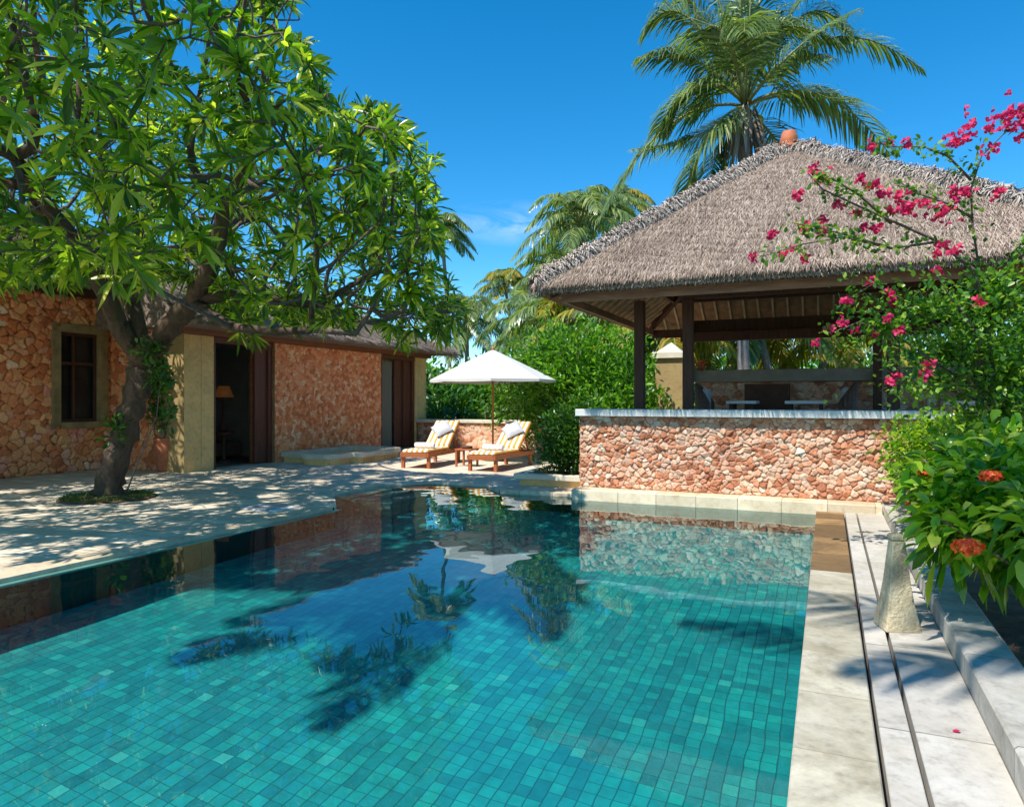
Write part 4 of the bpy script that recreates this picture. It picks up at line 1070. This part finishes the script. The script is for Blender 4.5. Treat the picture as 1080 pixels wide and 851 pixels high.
limb(i_r, [(240, 312, 9.6, .08), (270, 312, 9.6, .07), (300, 318, 9.7, .06), (335, 322, 9.8, .05)])
limb(i_r, [(245, 345, 9.0, .06), (290, 350, 8.9, .05), (330, 348, 8.9, .045), (375, 352, 9.0, .04)])
limb(fork+6+5-4, [(65, 262, 10.2, .08), (30, 250, 10.4, .07), (0, 240, 10.6, .06)])
limb(fork+5+7+3, [(225, 250, 11.5, .07), (270, 215, 12, .06)])
SIL = [(-700, 330), (-100, 318), (0, 305), (60, 300), (110, 290), (140, 300), (200, 300), (235, 335), (262, 372), (285, 352), (340, 338), (400, 345), (440, 366), (478, 362), (500, 338), (480, 300), (478, 262), (474, 238), (462, 200), (470, 175), (452, 145), (418, 118), (402, 98), (372, 98), (345, 70), (338, 40), (326, 0), (300, -80), (240, -200), (100, -420), (-700, -600)]
attr = []; r_ = np.random.default_rng(77)
while len(attr) < 5200:
    p = np.array([-8.3, 6.9, 5.0])+r_.uniform(-1, 1, 3)*np.array([5.4, 5.9, 3.6])
    q = (p-np.array([-8.3, 6.9, 5.0]))/np.array([5.4, 5.9, 3.6]); rr_ = np.linalg.norm(q)
    if rr_ > 1 or (rr_ < .55 and r_.random() > .35): continue
    if p[0] > -3.7 or p[2] < 2.3: continue
    sx_, sy_ = p[0]+.25*p[2], p[1]+.62*p[2]      # keep the crown off the loungers' sunlight
    if (sy_ > 12.2 and sx_ > -9.0) or sx_ > -2.9: continue
    px_, py_, D_ = proj(p)
    if D_ < 4.6: continue
    if px_ < 230 and py_ < 240 and r_.random() < .42: continue
    mg = .04*740/D_
    if not inside(px_, py_, SIL): continue
    if px_ > 300 and not inside(px_+mg, py_-mg*.6, SIL): continue
    # open windows in the crown where the sky shows
    if noise.noise(Vector((p[0]*.55, p[1]*.55, p[2]*.55))) > .30: continue
    attr.append(p)
nodes, par = colonize(start, par0, attr, .20, 2.6, .21, 150)
ch, rad = tree_mesh(nodes, par, .011, 2.35)
for i, q in trad.items():
    rad[i] = q
for i in range(len(start), len(nodes)):   # children never thicker than their parent
    rad[i] = min(rad[i], rad[par[i]]*.92)
ft = thing('frangipani_tree', 'large spreading frangipani tree rising from the deck beside the house', 'tree', tuple(base))
def skin_tree(nodes, par, ch, rad, roots_of):
    """build tubes as chains"""
    big_, small_ = MB(), MB()
    def chains():
        out_ = []; stack = [0]
        done = set()
        starts = [(0, None)]
        while starts:
            s_, pre = starts.pop()
            chain = ([pre] if pre is not None else [])+[s_]; cur = s_
            while ch[cur]:
                nx_ = max(ch[cur], key=lambda c_: rad[c_])
                for c_ in ch[cur]:
                    if c_ != nx_: starts.append((c_, cur))
                chain.append(nx_); cur = nx_
            out_.append(chain)
        return out_
    for c_ in chains():
        pts = [nodes[i] for i in c_]; rs = [rad[i] for i in c_]
        if len(c_) > 1 and rs[0] > rs[1]*1.2: rs[0] = rs[1]*1.1
        if c_[0] == 0:   # trunk: finer, knobbly
            P2, R2 = [], []
            for i in range(len(pts)-1):
                k_ = 4 if rs[i] > .1 else 1
                for j in range(k_): f = j/k_; P2.append(pts[i]*(1-f)+pts[i+1]*f+(np.random.default_rng(i*9+j).normal(0, .012, 3) if rs[i] > .1 else 0)); R2.append(rs[i]*(1-f)+rs[i+1]*f)
            P2.append(pts[-1]); R2.append(rs[-1]); big_.tube(P2, [q_*(1+.10*math.sin(i_*1.9)+random.uniform(-.06, .06)) for i_, q_ in enumerate(R2)], 22, True, .09)
        else:
            (big_ if max(rs) > .055 else small_).tube(pts, rs, 12 if max(rs) > .055 else (6 if max(rs) > .02 else 4), True, .03 if max(rs) > .05 else 0)
    return big_, small_
tb_, bb_ = skin_tree(nodes, par, ch, rad, len(start))
tb_.build('trunk', M['bark'], ft, True); bb_.build('branch', M['bark_fine'], ft, True)
tips = [i for i in range(len(nodes)) if not ch[i]]+[i for i in range(len(start), len(nodes)) if ch[i] and rad[i] < .02 and random.random() < .45]
O, Dd, U_ = [], [], []
r_ = np.random.default_rng(3)
for i in tips:
    tip = nodes[i]; ax = unit((nodes[i]-nodes[par[i]])[None])[0]; ax = unit((ax+np.array([0, 0, .35]))[None])[0]
    s1 = unit(np.cross(ax, [.3, .5, .8])[None])[0]; s2 = np.cross(ax, s1)
    n_ = r_.integers(11, 18)
    for k in range(n_):
        th = k*2.4+r_.uniform(-.3, .3); el = r_.uniform(.1, .95) if k > 3 else r_.uniform(.7, 1.35)
        d_ = (s1*math.cos(th)+s2*math.sin(th))*math.cos(el)+ax*math.sin(el)
        O.append(tip-ax*r_.uniform(0, .10)); Dd.append(d_); U_.append(ax+r_.normal(0, .2, 3))
n_ = len(O)
V_, F_ = leaves(O, Dd, U_, r_.uniform(.13, .30, n_), r_.uniform(.032, .058, n_), .26, .12)
np_mesh('crown', V_, F_, M['leaf_frangi'], ft)
print('frangipani nodes', len(nodes), 'tips', len(tips), 'leaves', n_)
# vine on the trunk
q = P(146, 430, 10.1); t = thing('trunk_vine', 'leafy green vine climbing the frangipani trunk', 'vine', tuple(base))
lob = [tuple(P(120, 452, 10.15))+(.16, .16, .25), tuple(P(168, 398, 10.1))+(.22, .2, .3), tuple(P(158, 370, 10.0))+(.3, .2, .15), tuple(P(178, 440, 10.2))+(.10, .10, .35)]
V_, F_ = blob_leaves(lob, 330, .12, .06, 62, fill=.5); np_mesh('foliage', V_, F_, M['leaf_dark'], t)
m = MB(); m.tube([P(133, 520, 10.3), P(148, 480, 10.2), P(165, 440, 10.15), P(170, 395, 10.1)], [.014, .012, .01, .006], 5); m.build('stem', M['bark_fine'], t)
# tufts of grass around the trunk
r_ = np.random.default_rng(9); n_ = 2600; th = r_.uniform(0, 6.28, n_); rr_ = .62*np.sqrt(r_.uniform(0, 1, n_))
O = np.stack([base.x+rr_*np.cos(th)*1.0, base.y+rr_*np.sin(th), np.full(n_, .02)], 1)
V_, F_ = leaves(O, np.stack([r_.normal(0, .5, n_), r_.normal(0, .5, n_), np.ones(n_)], 1), r_.normal(0, 1, (n_, 3)), r_.uniform(.04, .11, n_), r_.uniform(.006, .014, n_), .3, .1, False)
g_ = np_mesh('grass', V_, F_, M['grass']); g_['kind'] = 'stuff'; g_['label'] = 'patch of short grass around the frangipani trunk'
m = MB(); m.lathe((base.x, base.y, 0), [(.66, .002), (.60, .02), (.3, .05), (.05, .06)], 24); struct(m.build('soil_patch', M['soil'], None, True))

# ------------------------------------------------------------------ palms
def frond(p0, p1, p2, L_leaf, r, nl=46, hang=.5, wid=.035):
    """rachis = quadratic bezier; two rows of drooping leaflets"""
    p0, p1, p2 = (np.array(p, float) for p in (p0, p1, p2))
    t_ = np.linspace(0, 1, 12)[:, None]; C_ = (1-t_)**2*p0+2*t_*(1-t_)*p1+t_**2*p2
    tt = np.linspace(.16, .99, nl)+r.uniform(-.006, .006, nl); T_ = tt[:, None]
    O = (1-T_)**2*p0+2*T_*(1-T_)*p1+T_**2*p2; tg = unit(2*(1-T_)*(p1-p0)+2*T_*(p2-p1))
    side = unit(np.cross(tg, np.array([0, 0, 1.0]))); up = np.cross(side, tg)
    prof = np.sin(np.pi*(.18+.80*tt))**.7
    parts = []
    for s_ in (-1, 1):
        n = nl; d = unit(side*s_*.9+tg*(.35+.75*T_)+up*.25+r.normal(0, .08, (n, 3)))
        L = (L_leaf*prof*r.uniform(.85, 1.1, n))[:, None]; W = wid*r.uniform(.8, 1.2, n)[:, None]
        Z = np.array([0, 0, -1.0]); h_ = hang*r.uniform(.75, 1.3, n)[:, None]
        S = unit(np.cross(d, up+side*s_*.4))
        a0_ = O-S*W*.3; a1_ = O+S*W*.3
        m1 = O+d*L*.5+Z*L*h_*.22; b0_ = m1-S*W*.5; b1_ = m1+S*W*.5
        m2 = O+d*L*.85+Z*L*h_*.75; c0_ = m2-S*W*.28; c1_ = m2+S*W*.28
        e_ = O+d*L*.95+Z*L*h_*1.1
        V = np.stack([a0_, a1_, b1_, b0_, c1_, c0_, e_], 1).reshape(-1, 3); b = (np.arange(n)*7)[:, None, None]
        parts.append((V, [(np.array([[5, 4, 6]])[None]+b).reshape(-1, 3), (np.array([[0, 1, 2, 3], [3, 2, 4, 5]])[None]+b).reshape(-1, 4)]))
    Vl, Fl = merge(parts)
    m = MB(); m.tube([tuple(c_) for c_ in C_], list(np.linspace(.035, .006, 12)*max(.5, L_leaf/.8)), 5)
    return (Vl, Fl), m
def curved_trunk(m, b, h, r0, r1, seed):
    rr = random.Random(seed); b = Vector(b); h = Vector(h); pts, rs = [], []
    side = Vector((rr.uniform(-1, 1), rr.uniform(-1, 1), 0))*.04*(h-b).length
    N_ = 26
    for i in range(N_+1):
        f = i/N_; pts.append(b.lerp(h, f)+side*math.sin(math.pi*f)); rs.append((r0*(1-f)+r1*f)*(1.05 if i % 2 else .97)*(1.35-.35*min(1, f*8)))
    m.tube(pts, rs, 12); return m
def palm(label, hub, base, L, seed, n=20, mat='palmleaf', elev=(-45, 75), nl=34, hang=.6, leaf=.75, wid=.05, r0=.17, gold=0, split=False, fr=None, name='coconut_palm', coconuts=0, group='coconut palms behind the villa'):
    t = thing(name, label, 'palm tree', tuple(base), group)
    m = MB(); curved_trunk(m, base, hub, r0, r0*.75, seed); m.build('trunk', M['palmbark'], t, True)
    r = np.random.default_rng(seed); hub = np.array(hub, float); parts = []; partsg = []; st = MB()
    specs = []
    for k in range(n):
        az = k*2.399+r.uniform(-.25, .25); f = k/(n-1); el = R(elev[1]+(elev[0]-elev[1])*f**.9)+r.uniform(-.1, .1)
        l = L*r.uniform(.82, 1.1); dh = np.array([math.cos(az), math.sin(az), 0])
        p1 = hub+dh*l*.5*math.cos(el)+np.array([0, 0, l*.55*math.sin(el)+.15*l])
        p2 = hub+dh*l*(.55+.38*math.cos(el))*.95+np.array([0, 0, l*(.62*math.sin(el)-.42)])
        specs.append((hub, p1, p2))
    if fr: specs += fr
    for k, (a_, b_, c_) in enumerate(specs):
        (vl, fl), ms = frond(a_, b_, c_, leaf*r.uniform(.85, 1.1), r, nl, hang, wid)
        if split:
            np_mesh('frond', vl, fl, M[mat], t)
        else: (partsg if r.random() < gold else parts).append((vl, fl))
        st.add(ms.v, ms.f)
    if parts and len(partsg) < 6: parts += partsg; partsg = []
    if parts: V_, F_ = merge(parts); np_mesh('crown', V_, F_, M[mat], t)
    if partsg: V_, F_ = merge(partsg); np_mesh('yellow_frond' if parts else 'crown', V_, F_, M['palmgold'], t)
    st.build('frond_stalk', M['rachis'], t, True)
    for k in range(coconuts):
        az = k*2.1; c_ = Vector(hub)+Vector((math.cos(az)*.34, math.sin(az)*.34, -.42-.16*(k % 3)))
        q = MB(); q.lathe(tuple(c_), [(.01, -.13), (.08, -.10), (.115, -.02), (.11, .05), (.07, .11), (.015, .13)], 12); q.build('coconut', M['coconut'], t, True)
    return t
# the big one behind the pavilion; fronds follow the photo
Dp = 18.0
H_ = P(786, 112, Dp)
def fr_(a, b, c, da=0, db=0): return (np.array(H_), np.array(P(a[0], a[1], Dp+da)), np.array(P(b[0], b[1], Dp+db)))
frs = [((870, -10), (975, 75), 0, 0, 1), ((868, 60), (940, 165), 0, -1, -1.5), ((850, -40), (905, 45), 0, 1, 2), ((770, -90), (800, -110), 0, -.5, -1.5), ((800, -60), (845, -60), 0, 1, 2),
       ((745, 0), (700, -20), 0, .5, 1), ((722, -30), (682, 30), 0, 0, 0), ((738, 52), (692, 140), 0, -1.2, -1.5), ((700, 95), (632, 232), 0, .3, .2), ((742, 120), (718, 222), 0, -.5, -1.5),
       ((762, 130), (745, 205), 0, 1, 1.5), ((825, 150), (850, 200), 0, 1.5, 2.5), ((835, 45), (880, 62), 0, 2, 4), ((742, 150), (665, 158), 0, 2, 3.4), ((760, -40), (730, 60), 0, -2.4, -4), ((815, -30), (835, 60), 0, 2.4, 4.2), ((760, 10), (742, -70), 0, .8, 1), ((825, 5), (885, -40), 0, .5, 0), ((835, 40), (905, 10), 0, -1.5, -2.5), ((735, 40), (672, 62), 0, -.5, .5), ((778, -20), (772, -95), 0, 1, 1), ((730, -10), (722, 70), 0, 1.5, 3), ((840, 90), (905, 105), 0, 1.5, 2.5), ((790, -10), (800, -100), 0, -2, -2)]
FR = [fr_(a, b, da, db) for a, b, _, da, db in frs]
bigp = palm('tall coconut palm whose crown rises behind the pavilion roof', H_, (-2.0, 20.3, 0), 4.2, 71, n=3, elev=(60, 85), nl=80, hang=.55, leaf=1.15, wid=.05, split=True, fr=FR, coconuts=9)
# dry sheaths hanging under the crown
r_ = np.random.default_rng(4); n_ = 80; th = r_.uniform(0, 6.28, n_); O = np.array(H_)+np.stack([.2*np.cos(th), .2*np.sin(th), r_.uniform(-.5, .1, n_)], 1)
V_, F_ = leaves(O, np.stack([.35*np.cos(th), .35*np.sin(th), -np.ones(n_)], 1), np.stack([np.cos(th), np.sin(th), .2+0*th], 1), r_.uniform(.6, 1.5, n_), r_.uniform(.05, .11, n_), .1, .15); np_mesh('dry_sheath', V_, F_, M['palmdry'], bigp)

PALMS = [
 ('slender palm rising left of the pavilion roof edge with hanging fronds', 612, 238, 34, 3.9, 16, .0, 81, .9),
 ('small yellowish palm crown peeking over the pavilion thatch', 660, 216, 62, 3.4, 16, .4, 82, .9),
 ('distant palm beside the outline of the frangipani crown', 466, 248, 52, 3.4, 18, .25, 83, .9),
 ('small distant palm above the large bush', 532, 300, 60, 3.2, 16, .3, 84, .9),
 ('golden fronded palm directly behind the large bush', 592, 350, 27, 3.2, 18, .35, 85, .85),
 ('golden fronded palm seen under the left corner of the thatch', 650, 338, 25, 3.4, 18, .75, 86, .85),
 ('short palm with arching fronds between bush and pavilion', 560, 338, 33, 3.2, 14, .1, 87, .9),
 ('palm with yellow fronds framed by the left bay of the pavilion', 745, 345, 30, 3.6, 18, .6, 88, .85),
 ('palm with yellow fronds framed by the middle of the pavilion', 812, 340, 34, 3.8, 18, .5, 89, .85),
 ('golden palm hanging low in the right bay of the pavilion', 878, 345, 26, 3.4, 18, .8, 90, .85),
 ('palm behind the right end of the pavilion opening', 935, 335, 36, 3.8, 16, .5, 91, .85),
 ('tall golden palm hanging over the middle of the pavilion slab', 790, 325, 24, 3.6, 18, .9, 93, .85),
 ('golden palm crown beyond the stone gatepost', 700, 330, 23, 3.4, 18, .8, 94, .85),
 ('tall green palm whose fronds overlap the slender palm by the pavilion', 586, 285, 44, 3.4, 14, .1, 95, .9),
 ('green palm crown just above the left hip of the thatch', 636, 232, 44, 4.2, 18, .1, 96, .9),
 ('leaning palm half hidden behind the end of the villa roof', 492, 335, 44, 3.6, 16, .3, 92, .9),
]
for lab, px_, py_, D_, L, n, gold, seed, leaf in PALMS:
    hub = P(px_, py_, D_); rr = random.Random(seed); b_ = Vector((hub.x+rr.uniform(-1.2, 1.2), hub.y+rr.uniform(-.5, 1.5), -.06))
    palm(lab, hub, b_, L, seed, n=n+8, gold=gold, leaf=leaf, nl=40, wid=.08, hang=.6, elev=(-40, 85) if py_ > 305 else (-15, 88))
# two palms behind the viewpoint: their frond shadows fall in the pool
hb = np.array([.1, -.7, 8.6])
palm('coconut palm standing behind the viewpoint near the flower bed', tuple(hb), (3.0, -3.2, -.06), 2.6, 99, n=6, elev=(10, 60), nl=40, group=None,
     fr=[(hb, hb+np.array([-1.7, .5, .9]), hb+np.array([-3.6, 1.0, -.2])), (hb, hb+np.array([-.9, 1.2, .9]), hb+np.array([-1.6, 2.4, .1]))])
palm('coconut palm standing behind the viewpoint on the tree side of the pool', (-6.05, -.05, 9.0), (-11.0, 4.0, -.06), 2.1, 98, n=20, elev=(-20, 70), nl=30, leaf=.6, wid=.06, group=None)

# ------------------------------------------------------------------ background greenery
BUSH = [('broad dark hedge bush behind the low wall near the villa end', 470, 26, 2.6, 2.6, 'leaf_dark'), ('loose green bush behind the parasol canopy', 520, 28, 3.0, 3.0, 'leaf_hedge'),
        ('green bush filling the gap left of the pavilion posts', 680, 27, 2.6, 2.2, 'leaf_hedge'), ('green bush seen through the left bay of the pavilion', 745, 30, 2.6, 2.9, 'leaf_hedge'),
        ('green bush seen through the middle bay of the pavilion', 830, 32, 3.0, 2.9, 'leaf_hedge'), ('green bush seen through the right bay of the pavilion', 915, 30, 2.8, 2.6, 'leaf_hedge'),
        ('green bush beyond the right end of the pavilion', 1010, 30, 3.4, 5.4, 'leaf_dark'), ('green bush beyond the garden wall at the far right', 1090, 26, 3.2, 5.2, 'leaf_dark')]
for i, (lab, px_, D_, rad_, h_, mt) in enumerate(BUSH):
    c_ = P(px_, 422, D_); lb = []
    rr = random.Random(100+i)
    for k in range(6): lb.append((c_.x+rr.uniform(-.6, .6)*rad_, c_.y+rr.uniform(-.5, .5)*rad_, h_*rr.uniform(.35, .62), rad_*rr.uniform(.4, .65), rad_*.5, h_*rr.uniform(.3, .42)))
    shrub('background_bush', lab, 'bush', (c_.x, c_.y, -.05), lb, 3800, .34, .13, M[mt], 200+i, 'bushes beyond the garden', stems=8)
# strap-leaved plants behind the low wall
for i, (px_, lab) in enumerate(((462, 'strap leaved plant behind the low wall nearest the villa'), (487, 'strap leaved plant behind the low wall beside the villa plant'), (512, 'strap leaved plant behind the low wall next to the parasol pole'))):
    b_ = P(px_, 422, 22.6); r_ = np.random.default_rng(300+i); n_ = 150; th = r_.uniform(0, 6.28, n_); el = r_.uniform(.2, 1.4, n_)
    t = thing('strap_leaf_plant', lab, 'plant', (b_.x, b_.y, 0), 'strap leaved plants behind the low wall')
    O = np.array([b_.x, b_.y, 0])+np.stack([.15*np.cos(th), .15*np.sin(th), r_.uniform(.1, 1.1, n_)], 1)
    V_, F_ = leaves(O, np.stack([np.cos(th)*np.cos(el), np.sin(th)*np.cos(el), np.sin(el)], 1), np.stack([0*th, 0*th, 1+0*th], 1)+r_.normal(0, .1, (n_, 3)), r_.uniform(.5, .9, n_), r_.uniform(.05, .08, n_), .35, .12)
    np_mesh('foliage', V_, F_, M['leaf_dark'], t)
    m = MB(); m.tube([(b_.x, b_.y, -.05), (b_.x, b_.y, 1.1)], .05, 8); m.build('stem', M['bark_fine'], t)
# distant tree line closing the horizon
r_ = np.random.default_rng(55); parts = []
for k in range(60):
    ang = R(-75+150*k/59)+R(YAW)*0; D_ = r_.uniform(48, 62); c_ = FW*D_*math.cos(ang)+RT*D_*math.sin(ang)
    lb = [(c_.x+r_.uniform(-3, 3), c_.y+r_.uniform(-2, 2), r_.uniform(1, 3.2), 3.6, 2.4, r_.uniform(1.4, 2.6)) for _ in range(3)]
    parts.append(blob_leaves(lb, 900, .8, .35, 400+k, big=False))
V_, F_ = merge(parts); o = np_mesh('distant_trees', V_, F_, M['leaf_hedge']); o['kind'] = 'stuff'; o['label'] = 'far line of trees and scrub closing the horizon'

# ------------------------------------------------------------------ right-hand planting
def near_shrub(name, label, base, lobes, n, L, W, mat, seed, flowers, **kw):
    t = shrub(name, label, 'shrub', base, lobes, n, L, W, M[mat], seed, **kw)
    for k, (c_, rad_) in enumerate(flowers):
        r = np.random.default_rng(seed+50+k); n_ = 110; d = unit(r.normal(size=(n_, 3))+np.array([0, 0, .5])); O = np.array(c_)+d*np.array([rad_, rad_, rad_*.55])*r.uniform(.5, 1, (n_, 1))
        parts = []
        for j in range(4):   # four little petals to each floret
            th = j*math.pi/2; s1 = unit(np.cross(d, np.array([.2, .9, .3]))); s2 = np.cross(d, s1)
            parts.append(leaves(O, s1*math.cos(th)+s2*math.sin(th)+d*.25, d, .021, .015, .1, .05, False))
        V_, F_ = merge(parts); np_mesh('flower_cluster', V_, F_, M['redflower'], t)
    return t
near_shrub('ixora_shrub', 'glossy broad leaved shrub with orange red flower heads beside the path', (1.45, 4.4, .1),
           [tuple(P(1040, 535, 4.3))+(.42, .42, .24), tuple(P(1012, 560, 4.1))+(.22, .26, .20), tuple(P(1075, 560, 4.0))+(.36, .36, .24), tuple(P(1030, 500, 4.6))+(.36, .36, .18), tuple(P(1090, 520, 4.2))+(.4, .4, .3), tuple(P(997, 528, 4.7))+(.19, .25, .17), tuple(P(1150, 560, 3.6))+(.4, .4, .3), tuple(P(1000, 505, 4.8))+(.25, .3, .18), tuple(P(1060, 470, 4.9))+(.4, .35, .16)],
           2900, .17, .062, 'leaf_ixora', 501, [(P(1021, 577, 3.62), .078), (P(1044, 502, 3.95), .062), (P(976, 497, 4.7), .05), (P(962, 533, 4.7), .035)], droop=.45, updir=.2, fill=.4)
near_shrub('leafy_shrub', 'dense small leaved shrub at the far end of the curb by the bar', (1.35, 7.6, .1),
           [tuple(P(1000, 465, 7.6))+(.5, .5, .35), tuple(P(955, 470, 8.2))+(.28, .4, .34), tuple(P(985, 505, 7.6))+(.4, .4, .28), tuple(P(1050, 470, 7.0))+(.5, .5, .35), tuple(P(1010, 455, 8.0))+(.5, .4, .2), tuple(P(1070, 500, 6.2))+(.4, .4, .3), tuple(P(958, 492, 7.9))+(.2, .3, .25)],
           6000, .085, .042, 'leaf_ixora', 502, [], droop=.4)
# bougainvillea: trunk, arching canes, leaves, bracts
bo = thing('bougainvillea', 'tall bougainvillea with pink flowers on arching canes over the pool corner', 'flowering vine', (1.9, 6.6, .1))
canes = []   # pixel polylines with depth
def cane(*pts): canes.append([P(a_, b_, d_) for a_, b_, d_ in pts])
cane((1060, 520, 6.6), (1050, 420, 6.6), (1040, 330, 6.5), (1027, 285, 6.4), (990, 255, 6.3), (945, 235, 6.2), (900, 215, 6.1), (868, 200, 6.0), (852, 183, 6.0))
cane((990, 255, 6.3), (940, 262, 6.2), (890, 250, 6.1), (845, 258, 6.0), (800, 272, 5.9))
cane((940, 262, 6.2), (900, 250, 6.0), (862, 240, 5.9), (835, 235, 5.9))
cane((940, 236, 6.2), (905, 205, 6.1), (880, 190, 6.0), (865, 185, 6.0))
cane((1040, 330, 6.5), (1026, 240, 6.4), (1024, 200, 6.4), (1035, 165, 6.3), (1060, 140, 6.2), (1090, 120, 6.1))
cane((1024, 190, 6.4), (1000, 165, 6.3), (975, 155, 6.3), (945, 155, 6.2), (918, 150, 6.2))
cane((1026, 230, 6.4), (1000, 215, 6.3), (970, 205, 6.2), (945, 190, 6.2))
cane((1040, 330, 6.5), (1070, 270, 6.4), (1100, 215, 6.3))
cane((1050, 420, 6.6), (1010, 360, 6.5), (960, 320, 6.3), (920, 300, 6.2), (895, 315, 6.1))
cane((1050, 420, 6.6), (990, 385, 6.5), (940, 350, 6.3), (905, 340, 6.2), (880, 350, 6.1))
cane((1050, 430, 6.6), (1000, 410, 6.5), (960, 400, 6.3), (940, 402, 6.2))
cane((1055, 430, 6.6), (1100, 370, 6.5), (1130, 300, 6.3))
cane((1040, 400, 6.6), (1030, 350, 6.2), (1000, 310, 6.0), (985, 285, 5.9))
m = MB()
for i, c_ in enumerate(canes): m.tube(c_, list(np.linspace(.026 if i == 0 else .013, .0035, len(c_))), 6)
m.build('cane', M['bark_fine'], bo, True)
r_ = np.random.default_rng(6); O, Dd = [], []; FO = []
def along(c_, f):
    f = f*(len(c_)-1); i = min(int(f), len(c_)-2); return np.array(c_[i].lerp(c_[i+1], f-i))
tw_ = MB()
for i, c_ in enumerate(canes):
    thin = i in (0, 1, 2, 3, 4, 5, 6, 7)
    for k in range(60 if thin else 90):
        f = r_.uniform(.35 if i == 0 else .1, 1)
        p = along(c_, f); q = p+r_.normal(0, .03 if thin else .13, 3)
        for _ in range(2 if thin else 3):
            O.append(q+r_.normal(0, .03 if thin else .06, 3)); Dd.append(r_.normal(0, 1, 3)+np.array([0, 0, -.1]))
# the dense leafy body
body = [tuple(P(1035, 330, 6.5))+(.42, .5, .28), tuple(P(970, 325, 6.3))+(.40, .35, .16), tuple(P(1000, 370, 6.6))+(.48, .5, .20), tuple(P(1065, 390, 6.4))+(.45, .5, .42), tuple(P(935, 345, 6.3))+(.26, .3, .10), tuple(P(985, 405, 6.6))+(.38, .3, .16), tuple(P(1050, 300, 6.4))+(.30, .3, .22), tuple(P(1110, 330, 6.2))+(.45, .5, .5), tuple(P(1060, 430, 6.6))+(.4, .4, .3)]
Vb, Fb = blob_leaves(body, 5200, .062, .045, 601, fill=.55, noise_amp=.35)
n_ = len(O); Vc, Fc = leaves(O, Dd, np.array([0, 0, 1.0])+r_.normal(0, .5, (n_, 3)), r_.uniform(.035, .065, n_), r_.uniform(.028, .045, n_), .2, .1)
V_, F_ = merge([(Vb, Fb), (Vc, Fc)]); np_mesh('foliage', V_, F_, M['leaf_bou'], bo)
FL = [(1065, 125, 26), (1045, 160, 9), (1018, 138, 18), (1010, 148, 14), (1043, 133, 8), (994, 222, 20), (1020, 200, 10), (1008, 203, 10), (1055, 205, 8), (868, 187, 11), (857, 180, 8), (840, 206, 9), (932, 203, 9), (950, 210, 12), (960, 217, 10), (905, 225, 7), (925, 240, 7), (907, 190, 7), (923, 195, 7), (883, 215, 6),
      (848, 238, 8), (868, 233, 6), (870, 243, 6), (812, 248, 7), (832, 266, 8), (849, 273, 7), (794, 272, 5), (995, 258, 9), (1010, 262, 7), (990, 268, 6), (918, 152, 5), (958, 152, 6), (938, 152, 4), (975, 215, 7), (940, 221, 7), (958, 225, 8), (912, 240, 5), (920, 297, 7), (895, 315, 6), (940, 310, 6), (942, 320, 6), (936, 337, 5), (890, 340, 6), (903, 348, 5), (877, 346, 5), (861, 362, 5), (922, 352, 4), (950, 348, 5), (1032, 320, 7), (988, 285, 6), (982, 384, 6), (975, 394, 7), (947, 397, 5), (940, 403, 5), (1075, 120, 20), (1078, 138, 12)]
parts = []
for a_, b_, s_ in FL:
    D_ = 6.1+r_.uniform(-.15, .2); c_ = np.array(P(a_, b_, D_)); R3 = s_/740*D_*.62
    nf = max(5, int(s_*1.2))
    for k in range(nf):
        q = c_+r_.normal(0, 1, 3)*R3*.55; d0 = unit(r_.normal(0, 1, (1, 3)))[0]
        s1 = unit(np.cross(d0, [.3, .2, .9])[None])[0]; s2 = np.cross(d0, s1)
        for j in range(3):
            th = j*2.094; dd = s1*math.cos(th)+s2*math.sin(th)+d0*.7
            parts.append((q, dd, d0))
O = np.array([p[0] for p in parts]); V_, F_ = leaves(O, [p[1] for p in parts], [p[2]+r_.normal(0, .1, 3) for p in parts], r_.uniform(.036, .050, len(O)), r_.uniform(.030, .042, len(O)), .05, .15)
np_mesh('bract', V_, F_, M['bract'], bo)
# fallen petals
for i, (px_, py_, lab) in enumerate(((900, 638, 'single fallen pink petal on the coping edge'), (1004, 770, 'tiny fallen pink petal on the walk slab'), (1045, 641, 'fallen pink petal lying on the soil near the curb'))):
    D_ = 740*1.41/(py_-422); p = P(px_, py_, D_)
    V_, F_ = leaves([(p.x, p.y, .038 if i < 2 else .15)], [(1, .3, .1)], [(0, .1, 1)], .035, .028, 0, .1)
    o = np_mesh('petal', V_, F_, M['bract']); tag(o, lab, 'petal', 'fallen petals')
